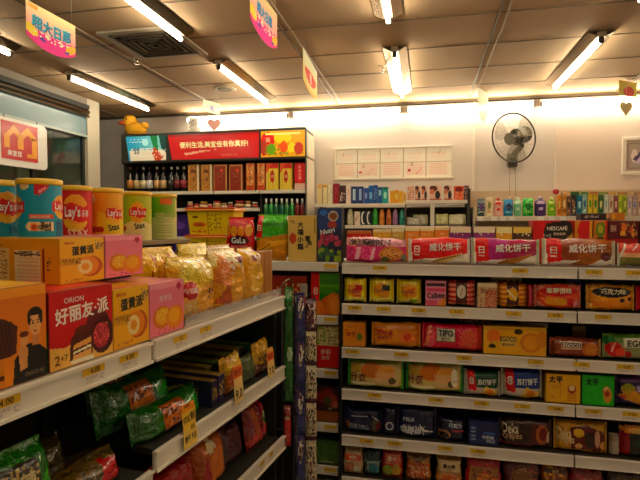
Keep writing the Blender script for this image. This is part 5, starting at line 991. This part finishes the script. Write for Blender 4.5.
# upper row
DD = .10; uD0 = Lc(60, 287, DD)[0]; uD1 = Lc(104.5, 285, DD)[0]
lbox('pie_box', uD0, uD1, DD, .42, zt+.001, 1.605, EGG, EGT,
 ['e09414', ('g', 'dc8c10', 'e8a01c', 'u'), ('r', .38, .02, .393, .9, 'b0481c'), ('r', .42, .02, .55, .78, 'e8c088'), ('n', .43, .04, .54, .72, 40, .4, 'a0683c', 3), ('r', .565, .02, .58, .86, 'c06c1c'), ('r', .6, .02, .84, .74, 'ecd0a8'), ('h', .62, .04, .82, .7, 8, 'd8b488'), ('r', .795, .02, .803, .76, '8c3020'), ('n', .6, .6, .84, .72, 44, .4, '5c3c30', 5), ('r', .86, .02, .875, .78, '8c2418'), ('n', .89, .3, .93, .6, 60, .5, '6c3c10', 4), ('e', .12, .14, .1, .14, 'c05818'), ('e', .12, .12, .07, .1, '9c3018'), ('e', .28, .1, .07, .1, 'f0a880')],
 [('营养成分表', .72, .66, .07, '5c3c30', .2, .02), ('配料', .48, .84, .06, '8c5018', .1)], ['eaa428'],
 'yellow pie box on top of the red box, its end printed with ingredient tables', nu=56, nv=50)
uE0 = Lc(105.5, 285, DD)[0]; uE1 = Lc(143, 284, DD)[0]
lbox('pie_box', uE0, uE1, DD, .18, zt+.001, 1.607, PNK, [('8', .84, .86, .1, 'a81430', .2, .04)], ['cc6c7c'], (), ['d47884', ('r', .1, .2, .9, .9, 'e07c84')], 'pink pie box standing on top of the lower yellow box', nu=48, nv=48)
# chip canisters
def canister(px, dist, r, zb, body, grad, texts, label, arts):
    W = atD(px, 185, dist); h = (1.7645-zb)
    t = thing('chip_canister', label, 'chip canister', (W.x, W.y, zb+.0005), 0, 'chip canisters behind the pie boxes')
    face = math.atan2(-W.y, -W.x)    # turn the printed front towards the aisle
    b = MB(('card',))
    def f(u, v, o): a = face-(.5-u)*math.pi*1.15; return ((r+o)*math.cos(a), (r+o)*math.sin(a), v*h)
    b.sheet(f, 60, 36, arts, 'card', True)
    def g(u, v, o): a = face+math.pi*.575+u*math.pi*.85; return (r*math.cos(a), r*math.sin(a), v*h)
    b.sheet(g, 16, 4, [body], 'card', True); n = len(b.v); b.v += [Vector((r*math.cos(k*math.tau/24), r*math.sin(k*math.tau/24), .0005)) for k in range(24)]; b.face(range(n+23, n-1, -1), body, 'card')
    b.text(f, math.pi*1.15*r, h, texts, .0008); b.build('body', t)
    b = MB(('plastic',)); b.lathe([(r*1.03, h-.006), (r*1.05, h-.003), (r*1.05, h+.010), (r*.99, h+.012), (r*.95, h+.007), (0.0001, h+.007)], 'e8b818', 'plastic', 28); b.build('lid', t)
def LG(cx, cy, s=1, rc='c81c20'):
    return [('e', cx, cy, .17*s, .25*s, 'e8a81c'), ('e', cx, cy+.04*s, .14*s, .19*s, 'e89830'), ('p', [(cx-.19*s, cy+.1*s), (cx-.05*s, cy+.14*s), (cx+.1*s, cy+.08*s), (cx+.2*s, cy+.12*s), (cx+.19*s, cy-.1*s), (cx+.05*s, cy-.13*s), (cx-.1*s, cy-.07*s), (cx-.19*s, cy-.1*s)], rc)]
def LTX(cx, cy, s=1): return (("Lay's", cx-.04*s, cy, .19*s, 'f4ece0', .2*s, .03), ('乐事', cx+.13*s, cy-.01, .1*s, 'f0d8cc', .1*s, .03))
TE = '2088a0'
ZD = 1.606
canister(-4, 1.50, .058, ZD, TE, 0, [*LTX(.64, .55, 1.15), ('STAX', .76, .12, .12, '143c68', .2, .03)], 'teal chip canister cut off by the left edge of the picture', [TE, *LG(.64, .55, 1.2)])
canister(39.5, 1.47, .060, ZD, TE, 0, [*LTX(.82, .56, .9), ('无糖添加味道好', .5, .37, .05, 'f4d8c0', .24, .02), ('STAX', .8, .2, .12, '184878', .16, .03), ('烧烤', .54, .18, .1, '3c2c20', .14, .03), *(LTX(.12, .55, .9))],
 'teal chip canister, second from the left edge, with a tan badge',
 [TE, *LG(.82, .56, .9), *LG(.12, .55, .9), ('p', [(.36, .1), (.31, .19), (.36, .28), (.66, .28), (.66, .1)], 'e0c49c'), ('r', .38, .12, .47, .26, 'd88850'), ('e', .425, .19, .035, .05, 'b84c28'), ('r', .5, .12, .64, .27, '54402c'), ('n', .5, .12, .64, .27, 44, .5, 'c8ac88', 2), ('r', .36, .33, .66, .43, 'c8542c'), ('p', [(.44, .98), (.44, .78), (.5, .76), (.62, .92), (.6, .98)], 'b82830'), ('p', [(.48, .84), (.56, .92), (.58, .9), (.5, .8)], 'e89090'), ('e', .3, .94, .07, .07, 'd8c090'), ('p', [(.7, 0), (.7, .3), (.9, .34), (.9, 0)], '1c6888')])
canister(75, 1.73, .054, 1.574, 'b81018', 0, [*LTX(.5, .56, 1.25), ('STAX', .54, .2, .12, 'f0c8b0', .34, .03)], 'red chip canister between the teal and the orange ones', ['b8101a', *LG(.5, .56, 1.35)])
canister(106.5, 1.86, .058, 1.574, 'dc8c14', 0, [*LTX(.64, .56, .9), ('Stax', .62, .3, .12, '1c1810', .2, .05, 12)], 'orange yellow chip canister right of the red one', ['e09a18', ('g', 'dc7c14', 'e0b01c', 'u'), ('p', [(.28, 0), (.34, .6), (.9, .4), (.9, 0)], 'e4c04c'), *LG(.64, .56, .85), ('r', .2, .2, .42, .3, 'a83420'), ('p', [(.42, .2), (.47, .25), (.42, .3)], 'a83420'), ('r', .2, .02, .4, .16, 'a8702c'), ('e', .2, .84, .1, .08, 'd8b88c')])
canister(137, 2.06, .057, 1.574, '90b02c', 0, [*LTX(.5, .6, .9), ('Stax', .54, .32, .12, '1c1810', .2, .05, 12)], 'lime and cream chip canister right of the orange one', ['a8b43c', ('g', '88a82c', 'c0b848', 'u'), ('p', [(.1, 0), (.1, .3), (.5, .46), (.95, .3), (.95, 0)], 'd8c890'), *LG(.5, .6, .9), ('e', .16, .26, .1, .06, '9c3420'), ('n', .2, .02, .6, .14, 34, .4, '8c8050', 2)])
canister(163.5, 2.22, .056, 1.574, '5c9c24', 0, [], 'green chip canister showing its printed back, last of the row', ['8cac48', ('g', '44941c', 'a0b060', 'u'), ('p', [(.15, 0), (.2, .5), (.9, .5), (.9, 0)], 'c4c08c'), ('h', .3, .05, .7, .6, 11, 'a8a870'), ('r', .3, .45, .5, .6, 'b0b478'), ('r', .42, .8, .7, .94, 'd06828'), ('r', .8, .4, 1, .95, 'e0c880')])

# bread bags
def breadbag(name, u0, u1, d, z1, t, art, texts, label, nu=34, nv=30, lean=.04, z0=LT, rot=0, mat='crinkle', cat='bread bag'):
    o = pillow(name, u1-u0, z1-z0, t, art, texts, crimp='tb', nu=nu, nv=nv, mat=mat, lean=lean, seed=int(abs(u0)*977) % 89, bulge=7); return lput(o, u0, d, z0, label, cat, 'bread bags behind the clear lip', rot)
BR = lambda c1, c2, s: [c1, ('g', c2, c1, 'v'), ('e', .5, .3, .42, .26, c2), ('n', .1, .1, .9, .6, 12, .35, c1, s)]
breadbag('bread_bag', -.775, -.535, .02, 1.525, .15, ['ecae1c', ('r', 0, .6, 1, 1, 'f0c030'), ('p', [(0, .75), (.4, .98), (.5, .9), (.1, .6)], 'f0cc60'), ('e', .18, .5, .17, .13, 'b81c24'), ('n', .06, .4, .32, .6, 20, .3, 'e88c78', 3), ('e', .16, .22, .22, .16, 'e8b070'), ('n', 0, .1, .34, .34, 26, .3, 'f0cc98', 5), ('e', .6, .3, .3, .24, 'e09c24'), ('n', .66, .3, .98, .62, 26, .55, '5c2418', 7), ('r', .0, .02, .4, .1, 'b85c2c')], [('牛奶味', .2, .5, .08, 'f0c8b0', .24, .03)], 'yellow bread bag with red round label, nearest to the pink box')
breadbag('bread_bag', -.515, -.285, .02, 1.54, .15, ['dca034', ('r', 0, .72, 1, 1, 'e4c884'), ('p', [(0, .5), (.1, .95), (.5, .7), (.4, .3)], 'd07c24'), ('e', .62, .42, .34, .26, 'd89c40'), ('p', [(0, .15), (.2, .5), (.34, .1)], 'b85c24'), ('n', .2, .6, .9, .98, 9, .3, 'e8cca0', 4), ('p', [(.36, .16), (.4, .66), (.9, .7), (.95, .2)], 'dca04c'), ('r', .5, .78, .85, .86, '8c2c20')], [('面包', .66, .82, .08, '7c2018', .3, .04)], 'clear bread bag with tan rolls, middle of the front bread row')
breadbag('bread_bag', -.275, -.128, .02, 1.535, .14, ['dca848', ('p', [(.08, .1), (.1, .66), (.9, .7), (.92, .12)], 'e0ac54'), ('r', .2, .76, .8, .86, '7c2820'), ('n', .1, .7, .95, .98, 8, .3, 'ecd4b0', 4), ('r', .82, 0, 1, 1, 'c8641c')], [('蛋糕', .5, .81, .08, 'e8c0a0', .4, .04)], 'clear cake bag with a dark red label, far end of the front bread row')
b = MB(('film',)); cw = .115; n0 = 6
for k in range(5): b.lathe([(.0155, 0), (.0165, .004), (.0165, .225), (.0155, .23)], 'b0702c' if k % 2 else 'c07c34', 'film', 12, (.016+k*.0235, .035, 0), colf=None)
b.box((0, .052, 0), (cw, .056, .225), '8c5020', 'film')
lput(b.build('biscuit_stick_pack'), -.124, .03, LT, 'brown ribbed pack of biscuit sticks at the far end of the top shelf', 'biscuits')
breadbag('bread_bag', -.765, -.515, .20, 1.555, .11, ['ecb824', ('p', [(0, .5), (.3, .95), (.9, .8), (.4, .5)], 'e8b838'), ('n', .2, .6, .7, .9, 10, .4, 'a8682c', 3)], [], 'yellow crumpled bread bag in the second bread row, nearer one', nu=26, nv=22)
breadbag('bread_bag', -.485, -.275, .20, 1.56, .11, ['f0c81c', ('p', [(.1, .4), (.3, .95), (.9, .9), (.8, .3)], 'ecc828')], [], 'bright yellow bread bag in the second bread row, in front of the tubs', nu=26, nv=22)
breadbag('bread_bag', -.26, -.06, .20, 1.545, .11, ['d0a878', ('n', .1, .3, .9, .95, 9, .4, 'ecd8c0', 3), ('r', .2, .2, .8, .4, 'c87c3c')], [], 'pale crumpled bread bag in the second bread row, under the red cookie bag', nu=24, nv=20)

# tier 2
Z2N, Z2F = .8805, .9305
def lpil(name, u0, u1, d, z0, z1, t, art, texts, label, cat='biscuits', group=None, crimp='lr', rot=0, mat='crinkle', lean=.2, nu=34, nv=20, cc=None):
    o = pillow(name, u1-u0, z1-z0, t, art, texts, crimp=crimp, nu=nu, nv=nv, mat=mat, lean=lean, seed=int(abs(u0*1000)) % 89, crimp_c=cc); return lput(o, u0, d, z0, label, cat, group, rot)
GRN = ['145c14', ('r', .3, .05, .62, .95, 'a85820'), ('e', .46, .5, .13, .34, 'c8742c'), ('n', .3, .1, .6, .9, 14, .25, '5c2c10', 3), ('r', .0, .0, 1, .1, '185018'), ('p', [(.62, .2), (.7, .8), (.95, .8), (.9, .2)], '2c8c28')]
GT = [('A', .38, .7, .18, 'e8d8c8', .08, .04)]
lpil('biscuit_roll_pack', -.992, -.63, .02, Z2F, 1.03, .115, GRN, GT, 'green roll pack with orange band at the front of the second shelf beside a tag', group='green roll packs on the second shelf')
lpil('biscuit_roll_pack', -1.0, -.63, .15, Z2F, 1.085, .12, GRN, GT, 'green roll pack with orange band in the middle row of the second shelf', group='green roll packs on the second shelf')
lpil('biscuit_roll_pack', -.90, -.66, .30, Z2F, 1.10, .10, GRN, (), 'green roll pack at the back of the second shelf, in shadow', group='green roll packs on the second shelf')
for i, (u0, u1, d, dep, z1, c, tc, n) in enumerate(((-.615, -.572, .02, .3, 1.03, '1c1638', 'b08c40', 'dark violet'), (-.565, -.52, .02, .3, 1.04, '241c48', 'c09c4c', 'violet'), (-.512, -.47, .11, .26, 1.05, '5c4c1c', 'a8843c', 'mustard'), (-.464, -.42, .11, .26, 1.055, '20401c', '6c7c30', 'forest green'), (-.414, -.37, .11, .26, 1.045, '4c2c1c', 'a07c40', 'chestnut'), (-.364, -.32, .12, .26, 1.06, '2c3418', '8c8440', 'olive'), (-.314, -.27, .12, .25, 1.05, '183c20', '5c7430', 'bottle green'), (-.264, -.22, .12, .25, 1.06, '5c3c18', 'b0904c', 'caramel'), (-.21, -.165, .12, .25, 1.055, '302818', '847038', 'umber'), (-.155, -.11, .12, .25, 1.06, '1c4424', '7c8c3c', 'leaf green'))):
    lbox('biscuit_box', u0, u1, d, dep, Z2F, z1, [c, ('n', .1, .3, .9, .8, 14, .35, tc, i)], [], [c, ('n', .2, .3, .8, .8, 12, .4, tc, i+9)], (), [tc, ('s', 0, 0, 1, 1, 3, 0, c)], f'upright {n} pack with tan edge in the tight row along the second shelf', 'biscuits', 'upright packs along the second shelf', nu=10, nv=14)
lpil('biscuit_pack', -.505, -.35, .015, Z2F, 1.085, .055, ['d8a818', ('r', 0, 0, .5, .55, 'c0741c'), ('e', .4, .4, .24, .22, 'c85c1c'), ('r', .5, .1, 1, .4, '8c6c30'), ('p', [(0, .7), (.8, 1), (1, .9), (.4, .6)], 'e8c040')], [('S', .4, .6, .24, 'd86c20', .3, .03)], 'yellow pack behind the 9.0 price tag on the second shelf', lean=.1)
lpil('biscuit_pack', -.225, -.075, .015, Z2F, 1.085, .055, ['d8a81c', ('r', 0, 0, 1, .35, '6c3828'), ('n', .1, .3, .9, .6, 20, .4, '4c2c10', 3)], [], 'yellow pack at the far end of the second shelf behind its last tag', lean=.1)
lpil('biscuit_pack', -.33, -.24, .015, Z2F, 1.05, .055, ['40482c', ('r', 0, .5, 1, 1, '5c6840')], [], 'dull green pack between the two yellow packs on the second shelf', lean=.1, nu=16, nv=14)
lpil('noodle_bag', -1.45, -1.29, .04, Z2N, 1.10, .10, ['2c6c1c', ('r', 0, .5, .7, .84, '2c2418'), ('n', .02, .52, .68, .82, 22, .5, 'b89c60', 3), ('e', .3, .3, .3, .12, '4c8c28'), ('p', [(.7, .5), (.9, .8), (.95, .3)], '3c8c28')], [('香辣', .34, .66, .2, 'e0cc90', .5, .05)], 'green bag with black and cream characters at the lower left corner', 'snack bag', crimp='tb', lean=.1, nu=26, nv=28)
lpil('noodle_bag', -1.28, -1.05, .03, Z2N, .965, .13, ['5c4420', ('n', .0, .2, 1, .9, 9, .4, '3c2c14', 3), ('p', [(.5, .2), (.6, .95), (1, .8), (.9, .3)], 'a8241c')], [], 'brown bag with a red corner at the cut end of the near second shelf', 'snack bag', lean=.2)
lpil('noodle_bag', -1.30, -1.09, .2, Z2N, .99, .12, ['44381c', ('n', .0, .2, 1, .9, 9, .4, '2c2410', 5)], [], 'dark olive bag behind the brown one with a red corner', 'snack bag', lean=.2)
lpil('noodle_bag', -1.62, -1.47, .03, Z2N, 1.08, .10, ['205c18', ('n', .1, .4, .9, .8, 12, .4, 'a08c50', 3)], [], 'green bag cut off by the lower left corner of the picture', 'snack bag', crimp='tb', lean=.1, nu=16, nv=16)

# hanging price tags on the second rail
def htag(px, py0, py1, w, art, texts, label):
    u, z1 = Lc(px, py0, -.032); _, z0 = Lc(px, py1, -.032); h = z1-z0
    b = MB(('card',)); 
    def f(uu, v, o): s = 1-.25*max(0, (v-.8)/.2)+.06*math.sin(v*9); return ((uu-.5)*w*s, -o+.012*v, v*h)
    b.sheet(f, 20, 34, art, 'card'); 
    def g(uu, v, o): X = f(uu, v, 0); return (X[0], X[1]+.0012, X[2])
    b.sheet(g, 2, 4, ['d8c8a8'], 'card', False, True); b.text(f, w, h, texts, .0006)
    lput(b.build('hanging_price_tag'), u, -.032, z0, label, 'price tag', 'price tags hooked over the second rail')
htag(191, 403, 446, .075, ['e4b860', ('r', 0, .82, 1, 1, 'dc8830'), ('r', 0, 0, 1, .4, 'e0c070'), ('r', .1, .9, .6, .98, '8c4c18')], [('NTUC 特价', .5, .66, .2, '2c1c10', .9, .05, 6), ('超值', .7, .42, .12, '8c5c20', .3, .03), ('饼干', .3, .2, .16, '2c1c10', .4, .05), ('9.8', .74, .2, .15, '2c1c10', .3, .04)], 'orange and yellow price tag with black characters, nearest on the second rail')
htag(239.5, 361, 402, .07, ['e4c080', ('r', 0, .6, 1, .88, 'd8683c'), ('r', 0, .9, 1, 1, 'e0a830'), ('n', .05, .58, .95, .86, 16, .35, 'e8b040', 3), ('r', 0, 0, 1, .42, 'd8bc84')], [('特价', .5, .72, .2, 'a82818', .8, .05), ('9.0', .5, .2, .22, '1c1410', .7, .04)], 'orange topped price tag reading 9.0 in the middle of the second rail')
htag(272, 348, 376, .07, ['e4c080', ('r', 0, .55, 1, .86, 'd8683c'), ('r', 0, .88, 1, 1, 'e0a830'), ('r', 0, 0, 1, .42, 'd8bc84')], [('特价', .5, .7, .2, 'a82818', .8, .05), ('7.0', .5, .2, .24, '1c1410', .7, .04)], 'orange topped price tag reading 7.0 at the far end of the second rail')

# tier 3
Z3N, Z3F = .5405, .5755
lpil('crisp_bag', -.97, -.64, .03, Z3F, .79, .12, ['981420', ('n', .4, .1, .9, .5, 12, .4, '180c0c', 3), ('p', [(.3, .75), (.36, .8), (.62, .2), (.56, .18)], 'e8dcd0'), ('e', .66, .24, .14, .14, 'c8b8a0'), ('e', .68, .24, .09, .09, '20140f'), ('e', .9, .3, .12, .3, 'b02028')], [('COW', .5, .12, .16, 'e0d4c4', .3, .05)], 'dark red bag with black and white print on the third shelf', 'snack bag', crimp='tb', lean=.2)
lpil('crisp_bag', -.63, -.44, .03, Z3F, .80, .11, ['b05c18', ('p', [(.2, .7), (.4, .98), (.7, .6)], 'e0c8a0'), ('p', [(0, 0), (.2, .7), (.3, .1)], 'a01820'), ('e', .6, .4, .34, .3, 'c8701c')], [], 'orange bag with a pale triangle on the third shelf', 'snack bag', crimp='tb', lean=.2)  # pale triangle coloured onto the bag front
lpil('crisp_bag', -.24, -.06, .03, Z3F, .80, .09, ['7c1820', ('p', [(.1, 1), (.3, .1), (.5, .1), (.3, 1)], 'a8502c'), ('e', .74, .55, .12, .16, '4c8c30'), ('e', .76, .62, .07, .08, 'b8c890'), ('e', .3, .2, .3, .16, 'b03830'), ('n', .4, .2, .95, .5, 14, .3, 'c83848', 3)], [], 'red bag with a green patch at the far end of the third shelf', 'snack bag', crimp='tb', lean=.16)
lpil('crisp_bag', -.43, -.26, .06, Z3F, .76, .09, ['3c1018', ('n', .1, .2, .9, .8, 10, .3, '5c1c24', 3)], [], 'very dark maroon bag between the orange and the red bag on the third shelf', 'snack bag', crimp='tb', lean=.16)

# ------------------------------------------------------------------ hooks and hanging goods on the gondola end
EU = .12
t = thing('hook_rack', 'black wire rack with a grey clip fixed to the far end of the near gondola', 'hook rack', Lw(0, 0, 0), LROT)
b = MB(('mesh',))
b.tube([(.0, .02, 1.30), (.02, .0, 1.345), (.07, -.01, 1.36), (.10, -.01, 1.34), (.105, -.01, 1.28)], .004, '8a8070', 'chrome', 8)
b.tube([(0, .17, 1.27), (EU+.04, .17, 1.27)], .004, '20201c'); b.tube([(0, -.0, 1.27), (EU+.04, -.0, 1.27)], .004, '20201c'); b.tube([(EU+.04, .17, 1.27), (EU+.04, -.06, 1.27)], .004, '20201c')
b.tube([(0, .17, .2), (0, .17, 1.27)], .005, '20201c'); b.tube([(.0, .0, .2), (.0, .0, 1.27)], .005, '20201c')
for z in (.3, .6, .9): b.tube([(0, .17, z), (0, 0, z)], .003, '20201c')
b.build('wire_frame', t)
b = MB(('dark',)); b.box((EU+.045, -.115, .22), (EU+.055, .16, 1.2), '14161a'); b.build('backing_board', t)
b = MB(('mesh',)); b.tube([(EU+.04, -.06, 1.27), (EU+.04, -.11, 1.27), (EU+.05, -.11, 1.19)], .004, '20201c'); b.build('hook_arm', t)
b = MB(('plastic',)); b.box((EU+.03, -.075, 1.255), (EU+.038, -.035, 1.325), 'b0a48c', 'plastic', .003); b.build('clip', t)
def eat(px, py, dist=2.50): return atD(px, py, dist)
cy = YAW
def hang_bag(x0, x1, y0, y1, art, label, name='hanging_packet', cat='hanging packet', dist=2.52, crimp='tb', texts=(), t_=.03, hook=True):
    A, B_ = eat(x0, y1, dist), eat(x1, y0, dist); w = (eat(x1, y1, dist)-A).length; h = B_.z-A.z
    o = pillow(name, w, h, t_, art, texts, crimp=crimp, nu=20, nv=50, mat='crinkle', lean=0, bulge=6); o.location = A; o.rotation_euler.z = cy
    return meta(o, label, cat)
hang_bag(284, 293, 285, 402, ['145c20', ('r', 0, .88, 1, 1, '2c7c3c'), ('n', .1, .9, .9, .98, 10, .5, 'a8c8a0', 3), ('e', .65, .42, .3, .07, 'a8c0a0'), ('r', .0, .0, .12, 1, '0c3c14'), ('n', .2, .05, .9, .4, 8, .25, '1c7c30', 3)], 'long green packet hanging at the end of the near gondola', dist=2.47)
hang_bag(283.5, 291, 405, 447, ['b0141c', ('r', 0, .72, 1, 1, '8c2c20'), ('r', .2, .66, .8, .74, 'a8a080')], 'small red packet hanging below the long green one', dist=2.47)
def strip(x0, x1, ys, cols, label, dist):
    A = eat(x0, ys[-1], dist); w = (eat(x1, ys[-1], dist)-A).length; z0 = A.z
    t = thing('sachet_strip', label, 'sachet strip', A, cy)
    for i in range(len(ys)-1):
        z1 = eat((x0+x1)/2, ys[i], dist).z-z0; za = eat((x0+x1)/2, ys[i+1], dist).z-z0
        o = pillow('sachet', w, z1-za-.002, .028, cols[i % len(cols)], (), crimp='tb', nu=14, nv=18, mat='crinkle', lean=0, bulge=5); o.parent = t; o.location = (0, 0, za)
BL = lambda s: ['1a2468', ('r', .0, 0, .35, 1, '1c1434'), ('e', .66, .72, .26, .17, 'd8d0c4'), ('n', .4, .5, 1, .92, 17, .4, '5c3044', s), ('e', .6, .5, .14, .06, '988c84'), ('n', .4, .5, 1, .92, 22, .3, '141838', s+3), ('e', .6, .2, .12, .05, '1c3c6c')]
strip(293.5, 305, [291, 338, 386, 434, 486], [BL(2), BL(5), BL(8), BL(11)], 'dark blue strip of sachets with pale flowers hanging at the gondola end', 2.50)
WH = lambda s: ['c8bc9c', ('n', .1, .1, .9, .9, 12, .28, '7c3040', s), ('r', 0, 0, 1, .1, '4c1c30'), ('n', .1, .1, .9, .9, 18, .2, '343c34', s+1)]
strip(305.5, 316.5, [297, 330, 364, 402, 440, 486], [['4c2438', ('n', .1, .1, .9, .9, 8, .4, 'c8b0a0', 3)], WH(4), WH(6), WH(9), WH(12)], 'pale flowered strip of sachets hanging to the right of the blue strip', 2.55)

# ================================================================== camera and view
cam = bpy.data.cameras.new('camera'); co = bpy.data.objects.new('camera', cam); col.objects.link(co); sc.camera = co
co.location = CAM; co.rotation_euler = (R(90)+PIT, 0, YAW)
cam.sensor_fit = 'HORIZONTAL'; cam.sensor_width = 36; cam.lens = F*36/640; cam.clip_start = .02
w = bpy.data.worlds.new('world'); sc.world = w; w.use_nodes = True
w.node_tree.nodes['Background'].inputs[0].default_value = (.02, .02, .025, 1); w.node_tree.nodes['Background'].inputs[1].default_value = .3
vs = sc.view_settings; vs.view_transform = 'Standard'; vs.look = 'None'; vs.exposure = .3; vs.gamma = 1; vs.use_curve_mapping = False
